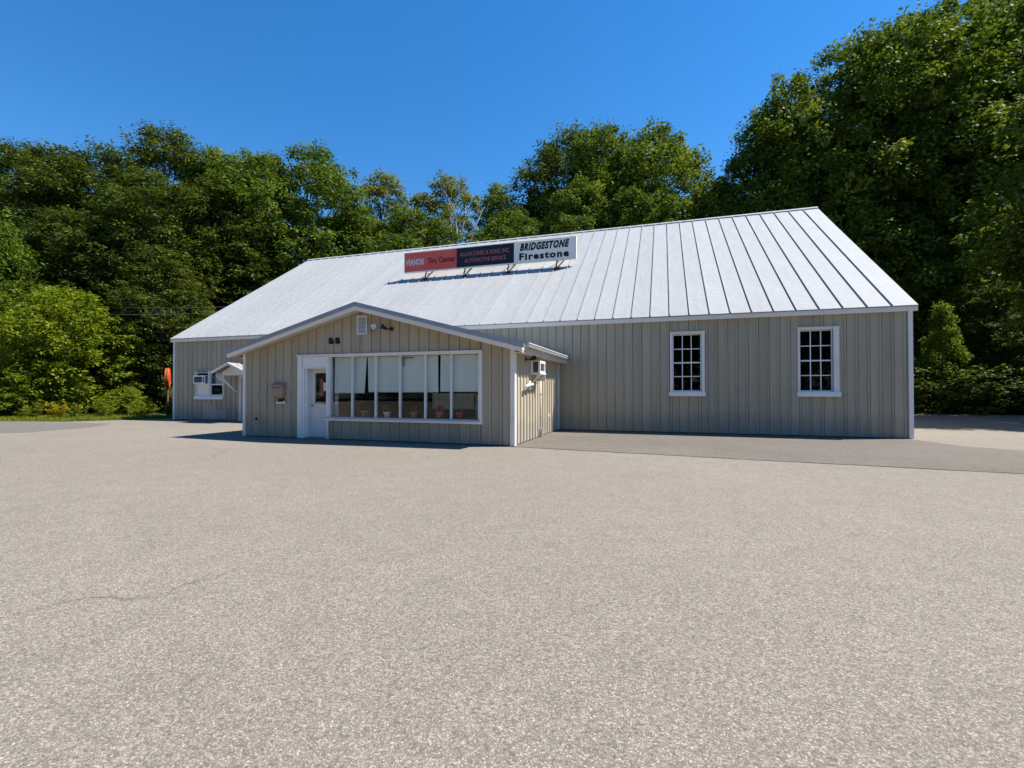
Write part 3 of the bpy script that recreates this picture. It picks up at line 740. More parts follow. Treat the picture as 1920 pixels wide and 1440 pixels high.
# ------------------------------------------------------------------ rooftop sign
SY = 21.70; SX0, SX1 = -12.86, -3.86; SZ0, SZ1 = 7.60, 8.57
sg = thing('roof_sign', 'long three-part red, black and white sign on posts on the metal roof', 'sign', ((SX0+SX1)/2, SY, 7.15))
so_ = Vector(sg.location)
def spart(o): o.location = o.location - so_; return o
cuts = [SX0, -9.90, -6.87, SX1]
p_red = spart(boxes('sign_panel', M['sign_red'], sg, (cuts[0], cuts[1]-.004, SY-.06, SY+.06, SZ0, SZ1))); p_red['label'] = 'red panel with white and maroon lettering'
p_blk = spart(boxes('sign_panel', M['sign_black'], sg, (cuts[1]+.004, cuts[2]-.004, SY-.06, SY+.06, SZ0, SZ1))); p_blk['label'] = 'black panel with dull red lettering'
p_wht = spart(boxes('sign_panel', M['sign_white'], sg, (cuts[2]+.004, cuts[3], SY-.06, SY+.06, SZ0, SZ1))); p_wht['label'] = 'white panel with two lines of black lettering'
spart(boxes('frame', M['fascia'], sg, (SX0-.03, SX0-.001, SY-.075, SY+.07, SZ0-.05, SZ1+.03), (SX1+.001, SX1+.03, SY-.075, SY+.07, SZ0-.05, SZ1+.03), (SX0, SX1, SY-.075, SY+.07, SZ0-.05, SZ0-.001), (SX0, SX1, SY-.075, SY+.07, SZ1+.001, SZ1+.03)))
def roof_z(y): return EAVE_Z+(y-EAVE_Y)*ru.z/ru.y
foot = SY-.25
for x in (-11.62, -9.45, -7.15, -4.75):
    m = MB(); yf = 21.45
    m.tube([(x, yf, roof_z(yf)-.02), (x, SY-.02, SZ0-.03)], .035, 6)
    m.tube([(x, yf+.02, roof_z(yf)+.03), (x+.32, SY+.12, SZ0-.02)], .03, 6)
    m.tube([(x+.06, SY+.10, SZ0+.4), (x+.06, SY+.85, roof_z(SY+.85)-.02)], .03, 6)
    m.box(x-.07, x+.16, yf-.09, yf+.09, roof_z(yf)+.03, roof_z(yf)+.075)
    spart(m.build('bracket', M['rust'], sg))
def stext(body, size, mat, xc, zc, panel, **kw):
    o = text('lettering', body, size, mat, panel, Matrix.Identity(4), **kw); o.matrix_local = FRONT(xc, SY-.066, zc); return o
stext('VIANOR', .42, M['txt_pale'], -12.26, 8.06, p_red, width=1.06, offset=.018, space=1.1)
stext('Tire', .40, M['txt_maroon'], -11.27, 8.07, p_red, width=.50, offset=.004)
stext('Center', .40, M['txt_maroon'], -10.44, 8.07, p_red, width=.94, offset=.006)
stext('ALLAN JONES & SONS, INC.', .30, M['txt_red'], -8.39, 8.24, p_blk, width=2.66, offset=.002)
stext('AUTOMOTIVE SERVICE', .28, M['txt_red'], -8.37, 7.90, p_blk, width=2.2, offset=.002)
stext('BRIDGESTONE', .46, M['black'], -5.40, 8.30, p_wht, width=2.42, offset=.024, shear=.32, space=1.18)
stext('Firestone', .44, M['black'], -5.40, 7.84, p_wht, width=2.42, offset=.019, space=1.22)
# rust runs below the posts lie on single roof sheets as thin stains
for x, ln in ((-11.55, 1.6), (-9.38, 2.1), (-7.08, 2.0), (-4.66, 1.9)):
    m = MB(); w = .045; y1 = 21.36
    m.add([Vector((x+dx, y1, roof_z(y1)))+rn*.004-ru*t for t, dx in ((0, -w), (0, w), (ln*.5, w*.8), (ln, w*.25), (ln, -w*.25), (ln*.5, -w*.8))], [(0, 1, 2, 3, 4, 5)])
    m.build('rust_stain', M['streak'], roof_o)

# ------------------------------------------------------------------ things on the walls
mb = thing('mailbox', 'tan wall mailbox between the office door and its left corner', 'mailbox', (-11.18, A-.03, 1.2))
m = MB(); m.box(-.20, .19, -.14, .0, .04, .40); m.build('body', M['mailbox'], mb, bevel=.012)
m = MB(); m.add([(-.22, -.165, .385), (.21, -.165, .385), (.21, .0, .47), (-.22, .0, .47), (-.22, -.165, .365), (.21, -.165, .365), (.21, .0, .40), (-.22, .0, .40)], [(0, 1, 2, 3), (7, 6, 5, 4), (0, 4, 5, 1), (1, 5, 6, 2), (2, 6, 7, 3), (3, 7, 4, 0)]); m.build('lid', M['mailbox'], mb)
m = MB(); m.box(-.14, .13, -.147, -.1405, .30, .32); m.build('slot', M['dark'], mb)
nh = thing('newspaper_hook', 'small dark holder with white lip under the mailbox', 'holder', (-11.11, A-.03, 1.03))
m = MB(); m.box(-.10, .10, -.06, .0, .04, .15); m.build('tray', M['dark'], nh)
m = MB(); m.box(-.14, .14, -.085, -.061, .0, .05); m.box(.101, .14, -.06, .0, .0, .08); m.box(-.14, -.101, -.06, .0, .0, .05); m.build('lip', M['white_clean'], nh)
def flood(name, label, x, z, mat, mat2, dirx, scale=1.):
    t = thing(name, label, 'lamp', (x, A-.031, z))
    m = MB(); m.lathe([(.055, 0), (.055, .02), (.03, .035)], 12); o = m.build('base', mat, t, True); o.rotation_euler = (math.pi/2, 0, 0)
    m = MB(); m.tube([(0, -.03, 0), (dirx*.06, -.09, -.01), (dirx*.10, -.11, -.01)], .016, 6); m.build('arm', mat, t, True)
    h = MB(); h.lathe([(.0, -.02), (.035, .0), (.04, .06), (.075, .15), (.078, .165), (.07, .162), (.0, .14)], 14)
    o = h.build('lamp_head', mat2, t, True); o.location = (dirx*.09, -.11, -.01); o.rotation_euler = (math.radians(65), 0, math.radians(40*dirx))
    return t
flood('floodlight', 'white floodlight beside the gable vent', -7.90, 3.17, M['dark'], M['white_clean'], 1)
flood('floodlight', 'dark floodlight right of the white one on the office gable', -7.27, 3.16, M['dark'], M['dark'], -1)
fl2 = flood('floodlight', 'dark floodlight under the eave of the sunlit office side wall', 0, 0, M['dark'], M['black'], 1)
fl2.location = (AX1+.032, 12.55, 2.30); fl2.rotation_euler = (0, 0, math.pi/2)

def air_conditioner(label, loc, rz, w=.62, h=.36, dep=.28):
    t = thing('air_conditioner', label, 'air conditioner', loc, rz, 'window air conditioners')
    m = MB(); m.box(-w/2, w/2, -dep, .0, 0, .025); m.box(-w/2, w/2, -dep, .0, h-.025, h); m.box(-w/2, -w/2+.02, -dep, -dep+.06, .0255, h-.0255); m.box(w/2-.02, w/2, -dep, -dep+.06, .0255, h-.0255)
    m.box(-w/2, -w/2+.02, -.06, .0, .0255, h-.0255); m.box(w/2-.02, w/2, -.06, .0, .0255, h-.0255)
    m.build('casing', M['white_clean'], t)
    m = MB(); m.box(-w/2+.021, w/2-.021, -dep+.05, -.005, .026, h-.026); m.build('core', M['dark'], t)
    m = MB(); fy = -dep
    m.box(-w/2+.021, w/2-.021, fy+.002, fy+.02, h-.07, h-.026); m.box(-w/2+.021, w/2-.021, fy+.002, fy+.02, .026, .06); m.box(w/2-.14, w/2-.10, fy+.002, fy+.02, .061, h-.071)
    m.box(-w/2+.021, -w/2+.05, fy+.002, fy+.02, .061, h-.071)
    m.build('grille_frame', M['white_clean'], t)
    for s in (-1, 1):
        for k in range(5):
            z = .06+k*.055; m = MB(); m.box(s*(w/2-.012)-.006, s*(w/2-.012)+.006, -dep+.061, -.061, z, z+.012); m.build('louvre', M['galv'], t)
    for k in range(5):
        z = .08+k*.042; m = MB(); m.box(-w/2+.051, w/2-.141, fy+.006, fy+.018, z, z+.010); m.build('louvre', M['galv'], t)
    return t
ac1 = air_conditioner('white air conditioner hanging on the sunlit office side wall', (AX1+.032, 13.42, 1.93), math.pi/2)
m = MB(); m.box(-.33, .33, -.30, -.001, -.03, -.002); m.box(.28, .30, -.28, -.001, -.22, -.031); m.build('shelf', M['white'], ac1)
m = MB(); m.tube([(-.26, -.28, -.03), (-.26, -.0, -.30)], .014, 6); m.build('bracket', M['white'], ac1)
m = MB(); m.tube([(.26, -.28, -.03), (.26, -.0, -.30)], .014, 6); m.build('bracket', M['white'], ac1)
ac2 = air_conditioner('white air conditioner in the top of the left wall window', (-21.07, D-.002, 1.74), 0, w=.72, h=.40, dep=.24)
# vents and pipes of the sunlit side wall
hs = thing('exhaust_elbow', 'white elbow pipe on a plate below the side wall air conditioner', 'pipe', (AX1+.032, 12.45, 1.55))
m = MB(); m.tube([(.02, .55, .04), (.09, .50, .05), (.10, .25, .05), (.10, .0, .02), (.07, -.10, -.04)], .042, 10); m.build('elbow', M['white_clean'], hs, True)
m = MB(); m.box(0, .02, .42, .68, -.10, .16); m.build('wall_plate', M['fascia'], hs)
cp2 = thing('conduit', 'tan vertical conduit running down the sunlit office side wall', 'pipe', (AX1+.032, 14.10, 0))
m = MB(); m.tube([(.03, 0, .10), (.03, 0, 1.92)], .030, 8); m.build('pipe', M['soffit'], cp2, True)
m = MB(); m.box(0, .09, -.07, .07, .02, .26); m.build('junction_box', M['galv'], cp2, bevel=.006)
for z in (.6, 1.3): boxes('clamp', M['galv'], cp2, (0, .065, -.045, .045, z, z+.03))
tp = thing('hose_tap', 'small tap low on the sunlit office side wall', 'tap', (AX1+.032, 15.0, .62))
m = MB(); m.tube([(0, 0, 0), (.08, 0, 0), (.11, 0, -.05)], .018, 8); m.build('spout', M['white_clean'], tp, True)
m = MB(); m.lathe([(.0, 0), (.035, .005), (.035, .018), (0, .022)], 10, (.05, 0, .03)); m.build('handle', M['galv'], tp, True)
hb = thing('wall_plug', 'small black outlet low on the left of the office front', 'outlet', (-12.09, A-.03, .55))
m = MB(); m.lathe([(.045, 0), (.045, .02), (.02, .035)], 10); o = m.build('cap', M['black'], hb, True); o.rotation_euler = (math.pi/2, 0, 0)

# ------------------------------------------------------------------ blinds and pots in the storefront
def blind(label, xa, xb, xa2, xb2, zb):
    t = thing('roller_blind', label, 'blind', ((xa+xb)/2, A+.13, 0), 0, 'storefront blinds')
    n = 10; vs = []; fs = []; cx = (xa+xb)/2
    for j in range(2):
        for i in range(n+1):
            f = i/n; x = (xa+(xb-xa)*f) if j else (xa2+(xb2-xa2)*f)
            for dy in (0, .004): vs.append((x-cx, math.sin(f*9+xa)*.006*(1-j)+dy, 2.40 if j else zb))
    for i in range(n):
        a = i*2; b = (n+1)*2+i*2
        fs += [(a, a+2, b+2, b), (a+1, b+1, b+3, a+3), (a, a+1, a+3, a+2), (b, b+2, b+3, b+1)]
    m = MB(); m.add(vs, fs); m.build('cloth', M['blind'], t)
    m = MB(); m.tube([(xa-cx, .03, 2.40), (xb-cx, .03, 2.40)], .022, 8); m.build('roller', M['white'], t, True)
    m = MB(); m.box(xa2-cx, xb2-cx, -.008, .012, zb-.02, zb-.001); m.build('hem_bar', M['white'], t)
blind('leftmost of the four white storefront blinds, with a slanting right edge', -9.30, -8.20, -9.32, -8.27, 1.37)
blind('second storefront blind from the door', -8.165, -7.07, -8.135, -7.07, 1.40)
blind('third storefront blind from the door, right of the red light', -7.02, -5.91, -7.02, -5.90, 1.40)
blind('rightmost of the four white storefront blinds', -5.83, -4.72, -5.84, -4.72, 1.415)

def leaves_np(pos, nrm, tan, ln, wd, tone, fold=0.):
    """kite-shaped leaves; returns vertex array (4 per leaf) and tones per leaf"""
    n = nrm/np.linalg.norm(nrm, axis=1, keepdims=True)
    t = tan-(tan*n).sum(1, keepdims=True)*n; t /= np.linalg.norm(t, axis=1, keepdims=True)+1e-9
    s = np.cross(n, t)
    ln = ln[:, None]; wd = wd[:, None]
    v = np.stack([pos, pos+t*ln*.45+s*wd*.5+n*fold*wd, pos+t*ln, pos+t*ln*.45-s*wd*.5+n*fold*wd], 1)
    return v.reshape(-1, 3)
def leaf_mesh(name, v, tone, mat):
    n = len(v)//4
    me = bpy.data.meshes.new(name)
    me.vertices.add(n*4); me.vertices.foreach_set('co', np.ascontiguousarray(v, dtype=np.float32).ravel())
    me.loops.add(n*4); me.loops.foreach_set('vertex_index', np.arange(n*4, dtype=np.int32))
    me.polygons.add(n); me.polygons.foreach_set('loop_start', np.arange(0, n*4, 4, dtype=np.int32)); me.polygons.foreach_set('loop_total', np.full(n, 4, dtype=np.int32))
    me.update(calc_edges=True)
    a = me.attributes.new('tone', 'FLOAT', 'FACE'); a.data.foreach_set('value', tone.astype(np.float32))
    me.materials.append(mat); return me
def unit(n):
    d = rng.normal(size=(n, 3)); return d/np.linalg.norm(d, axis=1, keepdims=True)

def potted(label, x, potmat, h, rad, leafmat, style):
    t = thing('potted_plant', label, 'potted plant', (x, A+.155, .661), 0, 'potted plants in the storefront')
    m = MB(); m.lathe([(rad*.68, 0), (rad*.95, h*.78), (rad*1.08, h*.78), (rad*1.1, h), (rad*.95, h), (rad*.9, h*.9), (.0, h*.88)], 18); m.build('pot', potmat, t, True)
    k = {'bushy': 130, 'spiky': 60, 'flower': 100, 'bare': 14}[style]
    d = unit(k); d[:, 2] = np.abs(d[:, 2])
    r = rad*(1.5 if style != 'spiky' else .7)
    pos = d*r*rng.uniform(.3, 1, (k, 1))*np.array([1, .7, 1.1])+np.array([0, 0, h+.02])
    if style == 'spiky': tan = d*np.array([.7, .5, 1])+np.array([0, 0, .5]); ln = np.full(k, .20); wd = np.full(k, .02); pos = np.array([0, 0, h])+d*np.array([.05, .05, .01])
    else: tan = d+rng.normal(size=(k, 3))*.4; ln = rng.uniform(.05, .09, k); wd = ln*.65
    v = leaves_np(pos, d+rng.normal(size=(k, 3))*.6, tan, ln, wd, None)
    o = link_mesh('foliage', leaf_mesh('foliage', v, rng.uniform(0, 1, k), M[leafmat]), None, t)
    m = MB(); m.tube([(0, 0, h*.8), (0, 0, h+rad*.7)], .008, 5); m.build('stem', M['bark'], t)
potted('terracotta pot with a dark red plant behind the second storefront pane', -8.29, M['terra'], .19, .11, 'flower_red', 'bushy')
potted('small white pot with a green plant in the middle storefront pane', -7.52, M['white_clean'], .16, .11, 'leaf_bright', 'bushy')
potted('terracotta pot with an upright spiky plant behind the fourth storefront pane', -6.66, M['terra'], .17, .11, 'leaf_bright', 'spiky')
potted('brown pot with small pink flowers behind the fifth storefront pane', -5.87, M['terra'], .18, .11, 'flower_pink', 'flower')
potted('red pot nearly empty behind the rightmost storefront pane', -5.27, M['terra2'], .18, .10, 'leaf', 'bare')
bn = thing('vehicle_shape_stand_in', 'pale-framed vehicle-like shape with two dark panels, added behind the right storefront panes', 'stand-in', (-5.9, A+1.25, .03))  # added form standing in for a vehicle-like shape in the panes
m = MB(); m.box(-.74, .66, -.03, .03, 1.27, 1.31); m.box(-.74, .66, -.03, .03, .86, .90); m.box(-.74, -.71, -.03, .03, .901, 1.269); m.box(-.06, -.02, -.03, .03, .901, 1.269); m.build('frame', M['white_clean'], bn)
for xa, xb in ((-.709, -.061), (-.019, .60)): m = MB(); m.box(xa, xb, -.015, .015, .901, 1.269); m.build('panel', M['galv'], bn)
m = MB(); m.prism([(.66, .5), (1.0, .0), (1.0, 1.22), (.80, 1.22), (.66, 1.30)], 'y', -.03, .03); m.build('end_panel', M['white_clean'], bn)
m = MB(); m.box(-.70, .62, .0, .45, .0, .85); m.build('base', M['dark'], bn)
# small red neon-like ornament hanging at the top of the fourth pane
m = MB(); m.box(-.10, .28, -.004, .004, 0, .03); m.box(-.045, -.015, -.004, .004, -.22, -.001)
o = m.build('window_ornament', M['txt_red'], None); o.location = (-6.93, A+.09, 2.33); tag(o, 'small red ornament hanging at the top of the fourth storefront pane', 'ornament')

# ------------------------------------------------------------------ orange sign on a post
og = thing('post_sign', 'orange oval sign on a rusty post beside the left wall corner', 'sign', (-26.7, 19.35, -.03), 0)
m = MB(); m.box(-.05, .05, -.05, .05, 0, 1.80); m.build('post', M['rust'], og, bevel=.01)
m = MB(); prof = [(math.cos(a)*.42, math.sin(a)*.56) for a in np.linspace(0, 2*math.pi, 28, endpoint=False)]
m.prism(prof, 'x', -.10, .10); o = m.build('oval_face', M['orange'], og, bevel=.02); o.location = (0, 0, 2.14); o.rotation_euler = (0, 0, math.radians(47))
m = MB(); m.prism([(a*1.03, b*1.03) for a, b in prof], 'x', -.03, .03); o = m.build('rim', M['rust'], og); o.location = (0, 0, 2.14); o.rotation_euler = (0, 0, math.radians(47))

# overhead wires to the left gable
def wire(label, p0, p1, sag):
    p0, p1 = Vector(p0), Vector(p1); pts = []
    for i in range(17):
        f = i/16; p = p0.lerp(p1, f); p.z -= sag*4*f*(1-f); pts.append(p-p0)
    m = MB(); m.tube(pts, .015, 5); o = m.build('overhead_wire', M['wire']); o.location = p0
    tag(o, label, 'wire', 'service wires')
wire('upper of the two service wires left of the metal roof', (-43, 18.8, 7.6), (RX0-.02, 20.9, 6.25), .35)
wire('lower of the two service wires left of the metal roof', (-43, 18.6, 6.9), (RX0-.02, 20.2, 5.80), .30)

# ------------------------------------------------------------------ trees
def crown_data(seed, H, R, base, nb, nspray, nleaf, leaf, flat=.0, top=.95, shape='round', rb_k=.46, spray=(.45, .85), jitter=.34):
    """boughs -> sprays -> leaves; returns leaf vertices, tones and the bough centres for the limbs"""
    g = np.random.default_rng(seed)
    ts = np.linspace(0, 1, nb)+g.uniform(-.4, .4, nb)/nb; ts = np.clip(ts, 0, 1)
    az = np.arange(nb)*2.39996+g.uniform(-.5, .5, nb)
    if shape == 'round': env = R*np.clip(np.sin(np.pi*(.10+.86*ts))**.55, .12, 1)
    elif shape == 'cone': env = R*(1-.80*ts**1.15)
    else: env = R*np.clip(np.sin(np.pi*(.18+.78*ts**.85))**.7, .15, 1)
    env = env*g.uniform(.78, 1.16, nb)
    z = H*(base+(top-base)*ts)
    rb = np.maximum(rb_k*env+.055*R, .27*R)
    rc = np.clip(env-rb*.75, 0, None)
    C = np.stack([rc*np.cos(az), rc*np.sin(az), z-rb*.35], 1)
    pos_s = []; out_s = []; rs = []
    for i in range(nb):
        k = int(nspray*np.clip((rb[i]/rb.mean())**1.6, .4, 2.2))
        d = g.normal(size=(k, 3)); d /= np.linalg.norm(d, axis=1, keepdims=True)
        o = np.array([np.cos(az[i]), np.sin(az[i]), .8]); o /= np.linalg.norm(o)
        flip = (d@o < -.3); d[flip] = -d[flip]
        u_ = g.uniform(size=k)
        rad = rb[i]*np.where(u_ < .70, g.uniform(.80, 1.05, k), np.where(u_ < .84, g.uniform(1.0, 1.26, k), g.uniform(.2, .75, k)))
        pos_s.append(C[i]+d*rad[:, None]*np.array([1, 1, .82])); out_s.append(d)
        rs.append(np.exp(g.normal(0, .28, k))*np.mean(spray)*np.where(rad > rb[i]*1.05, .72, 1.))
    P = np.concatenate(pos_s); Od = np.concatenate(out_s); Rs = np.concatenate(rs)
    keep = P[:, 2] > .15; P, Od, Rs = P[keep], Od[keep], Rs[keep]
    ns = len(P); m = nleaf
    # each cluster: a ragged, flattened tuft that leans outwards and a little up
    e = g.normal(size=(ns, m, 3)); e /= np.linalg.norm(e, axis=2, keepdims=True)
    e *= (g.uniform(0, 1, (ns, m, 1))**.55)
    ax = Od+np.array([0, 0, .35])+g.normal(0, .25, (ns, 3)); ax /= np.linalg.norm(ax, axis=1, keepdims=True)
    along = (e*ax[:, None]).sum(2, keepdims=True)
    sh = np.array([1, 1, .58-.20*flat])
    Q = P[:, None]+Rs[:, None, None]*(e*sh+ax[:, None]*along*(.35+.3*flat))
    ln_n = e*.55+np.array([0, 0, .75+.3*flat])+g.normal(0, jitter, (ns, m, 3))
    lt = e*.8+ax[:, None]*.6+g.normal(0, .5, (ns, m, 3))+np.array([0, 0, -.25])
    n = ns*m
    ll = g.uniform(.65, 1.35, n)*leaf
    tone = np.clip(np.repeat(g.uniform(.05, .85, ns), m)+g.normal(0, .18, n), 0, 1)
    wid = .66 if not flat else .46
    v = leaves_np(Q.reshape(-1, 3), ln_n.reshape(-1, 3), lt.reshape(-1, 3), ll, ll*wid, None, .12)
    return v, tone, C, P
def tree_meshes(name, seed, H, R, trunk_r=.28, mat='leaf', bark='bark', **kw):
    v, tone, C, P = crown_data(seed, H, R, **kw)
    cm = leaf_mesh('crown', v, tone, M[mat])
    g = np.random.default_rng(seed+99)
    m = MB(); pts = []; n = 9
    for i in range(n+1):
        f = i/n; pts.append((g.normal(0, .10)*H/20*(i > 0), g.normal(0, .10)*H/20*(i > 0), -.3+f*H*.86))
    m.tube(pts, [trunk_r*(1-.86*i/n)+.02 for i in range(n+1)], 9)
    for c in C:
        zt = max(.06*H, c[2]-.16*H-.12*np.hypot(c[0], c[1]))
        f = min(zt/(H*.86), 1); r0 = trunk_r*(1-.86*f)*.55+.015
        mid = (c[0]*.45, c[1]*.45, zt+(c[2]-zt)*.35)
        m.tube([(0, 0, zt), mid, tuple(c)], [r0, r0*.65, r0*.25], 5, cap=False)
    gi = g.choice(len(P), min(len(P), 120), replace=False)
    for i in gi:
        j = np.argmin(((C-P[i])**2).sum(1)); c = C[j]; q = P[i]
        m.tube([tuple(c), tuple((c+q)/2+np.array([0, 0, .1])), tuple(q)], [.035*H/20, .022*H/20, .008], 4, cap=False)
    tm = m.mesh('trunk', True, fix=False); tm.materials.append(M[bark])
    return tm, cm, H
PROTO = {
 'd1': tree_meshes('d1', 11, 20, 5.6, base=.10, nb=36, nspray=44, nleaf=58, leaf=.22, spray=(.44, .66)),
 'd2': tree_meshes('d2', 23, 20, 5.0, base=.12, nb=34, nspray=44, nleaf=58, leaf=.21, spray=(.43, .64), shape='egg'),
 'd3': tree_meshes('d3', 37, 20, 6.2, base=.12, nb=40, nspray=41, nleaf=58, leaf=.22, spray=(.44, .68), rb_k=.40),
 'f1': tree_meshes('f1', 41, 20, 5.2, mat='leaf_dark', base=.06, nb=40, nspray=40, nleaf=54, leaf=.25, spray=(.46, .68), flat=.8, shape='egg', rb_k=.42),
 'f2': tree_meshes('f2', 53, 20, 5.6, mat='leaf_dark', base=.06, nb=42, nspray=38, nleaf=54, leaf=.25, spray=(.46, .68), flat=.5, rb_k=.40),
 'pale': tree_meshes('pale', 67, 20, 4.6, mat='leaf_pale', base=.20, nb=28, nspray=44, nleaf=36, leaf=.20, spray=(.34, .52), shape='egg', rb_k=.42),
 'maple': tree_meshes('maple', 71, 7, 3.4, mat='leaf_bright', trunk_r=.12, base=.06, nb=30, nspray=44, nleaf=26, leaf=.19, spray=(.24, .38), rb_k=.42, flat=.35),
 'shrub': tree_meshes('shrub', 83, 4, 2.4, mat='leaf', trunk_r=.06, base=.05, nb=18, nspray=30, nleaf=26, leaf=.16, rb_k=.46, spray=(.20, .34)),
 'sapling': tree_meshes('sapling', 97, 6, 1.9, mat='leaf_bright', trunk_r=.06, base=.12, nb=22, nspray=20, nleaf=22, leaf=.15, shape='cone', rb_k=.30, spray=(.16, .28)),
}
def tree(name, kind, label, x, y, h, wide=1., rz=0., group=None, cat='tree', mat=None):
    tm, cm, H0 = PROTO[kind]
    t = thing(name, label, cat, (x, y, ground_z(x, y)-.02), rz, group)
    s = h/H0; t.scale = (s*wide, s*wide, s)
    o = bpy.data.objects.new('trunk', tm); COL.objects.link(o); o.parent = t
    o = bpy.data.objects.new('crown', cm); COL.objects.link(o); o.parent = t
    if mat:
        o.material_slots[0].link = 'OBJECT'; o.material_slots[0].material = M[mat]
    return t
def at(px, depth):
    """ground position on the ray through photo column px, depth metres ahead"""
    k = (px-960)/FPX
    return depth*(Fv.x+Rv.x*k), depth*(Fv.y+Rv.y*k)
HOR = 731
def ptree(kind, label, px, ptop, depth, wide=1., group=None, name='broadleaf_tree', **kw):
    x, y = at(px, depth); z0 = ground_z(x, y)
    h = (CAM_H+(HOR-ptop)/FPX*depth-z0)*1.03
    return tree(name, kind, label, x, y, h, wide, random.uniform(0, 6.28), group, **kw)
GL, GM, GR = 'dark trees left of the shop', 'trees behind the metal roof', 'tall trees right of the shop'
FT = 'feathery_tree'
# left wood, back to front
ptree('f1', 'feathery dark tree at the far left edge of the wood', -70, 290, 48, 1.0, GL, FT)
ptree('f2', 'dark tree with a small pointed top near the left picture edge', 35, 272, 50, .95, GL, FT)
ptree('f1', 'dark dome-topped tree second from the left on the skyline', 105, 284, 47, 1., GL, FT)
ptree('f2', 'low-topped dark tree left of the tallest peak in the left wood', 205, 288, 46, 1.1, GL, FT)
ptree('f1', 'tallest pointed tree of the left wood', 305, 243, 50, .95, GL, FT)
ptree('f2', 'broad layered dark tree in front of the tallest peak', 285, 330, 38, 1.15, GL, FT)
ptree('d2', 'green tree just right of the tallest left peak', 405, 282, 50, .9, GL)
ptree('f1', 'dark layered tree above the left end of the metal roof', 420, 335, 40, 1.0, GL, FT)
ptree('d3', 'wide round-crowned tree above the roof corner at the left', 575, 286, 46, 1.0, GL)
ptree('d1', 'round tree tucked behind the wide crown at the roof corner', 490, 296, 50, .9, GL)
ptree('f2', 'dark tree filling the gap behind the bright shrub', 130, 400, 36, 1.1, GL, FT)
ptree('f1', 'shadowed tree just left of the building corner', 300, 470, 32, 1.15, GL, FT)
ptree('f2', 'shadowed lower tree behind the left roof edge', 420, 450, 40, 1.2, GL, FT)
# behind the roof
ptree('pale', 'pale wispy tree with thin upper twigs above the roof ridge', 712, 326, 52, 1.0, GM)
ptree('d2', 'green tree right of the pale wispy tree', 660, 385, 45, 1.0, GM)
ptree('pale', 'loose pale tree above the red part of the roof sign', 838, 330, 52, 1.1, GM)
ptree('d1', 'low green tree just left of the bare dead tree', 772, 390, 44, 1., GM)
ptree('d2', 'small olive tree above the black part of the roof sign', 935, 346, 54, .75, GM)
ptree('d3', 'low green tree right above the white part of the roof sign', 960, 400, 44, 1., GM)
ptree('f2', 'dark tall tree behind the domed crown above the ridge', 1075, 255, 56, .95, GM)
ptree('d1', 'tall domed tree over the middle of the roof', 1130, 238, 52, .85, GM)
ptree('d3', 'broad yellow-green tree over the middle of the roof', 1225, 252, 47, .95, GM)
ptree('d2', 'lower leafy tree before the domed crown on the ridge', 1080, 345, 42, 1.0, GM)
ptree('d1', 'low tree in the dip between the two high crowns', 1335, 345, 48, .8, GM)
ptree('d1', 'low leafy tree above the right half of the roof ridge', 1215, 350, 41, 1., GM)
# right wood
ptree('d2', 'narrow leafy tree leftmost of the tall right wood', 1462, 186, 42, .85, GR)
ptree('d3', 'great tree second from the left in the right wood', 1580, 95, 42, .85, GR)
ptree('d1', 'great round tree in the middle of the right wood', 1700, 40, 41, .9, GR)
ptree('d3', 'tallest tree of the right wood, cut by the picture top', 1810, 6, 44, .8, GR)
ptree('d1', 'tall tree at the right picture edge', 1925, 0, 43, .8, GR)
ptree('d2', 'dark tree behind the right roof edge', 1560, 260, 40, 1.0, GR)
ptree('d1', 'dark tree standing over the right eave corner', 1672, 230, 41, .95, GR)
ptree('d2', 'dark tree at the back of the shaded drive', 1795, 200, 41, .95, GR)
ptree('d3', 'dark tree beside the shaded drive at the right edge', 1935, 150, 42, .85, GR)
ptree('f2', 'low shadowed tree under the right wood beside the sapling', 1722, 480, 35, 1.0, GR, FT, mat='leaf')
ptree('f1', 'low shadowed tree under the right wood at the drive', 1885, 530, 31, 1.1, GR, FT, mat='leaf')
for x, y, h, kd, lb in ((23.0, 30.4, 25, 'd2', 'nearest tall tree shading the drive at the right edge'), (29.5, 28.5, 22, 'd3', 'outermost tall tree beyond the right edge, shading the drive')):
    tree('broadleaf_tree', kd, lb, x, y, h, .9, random.uniform(0, 6), GR)
# sapling and shrubs
x, y = at(1768, 29.6); tree('sapling', 'sapling', 'sunlit yellow-green sapling right of the shop corner', x, y, 7.0, .72, .4)
for px, dep, h, lb in ((1738, 30.2, 3.4, 'dark shrub at the foot of the sunlit sapling'), (1830, 30, 3.0, 'dark shrub at the shaded drive edge right of the sapling'), (1905, 29.6, 3.6, 'dark shrub at the shaded drive edge by the right picture edge')):
    x, y = at(px, dep); tree('shrub', 'shrub', lb, x, y, h, 1.5, random.uniform(0, 6), 'shrubs along the shaded drive', 'shrub')
for (px, dep, h, w, lb, mt) in ((125, 27.5, 7.3, 1.0, 'bright yellow-green maple bush at the left lot edge', None), (-45, 30.5, 13.6, .62, 'tall green maple behind the bright bush at the left picture edge', 'leaf_mid'),
                         (35, 30, 8.2, .8, 'green maple between the bright bush and the tall maple', 'leaf_mid'), (60, 25.6, 3.6, 1.1, 'low maple bush at the left foot of the bright one', None)):
    x, y = at(px, dep); tree('maple_bush', 'maple', lb, x, y, h, w, random.uniform(0, 6), 'maple bushes at the lot edge', 'bush', mat=mt)
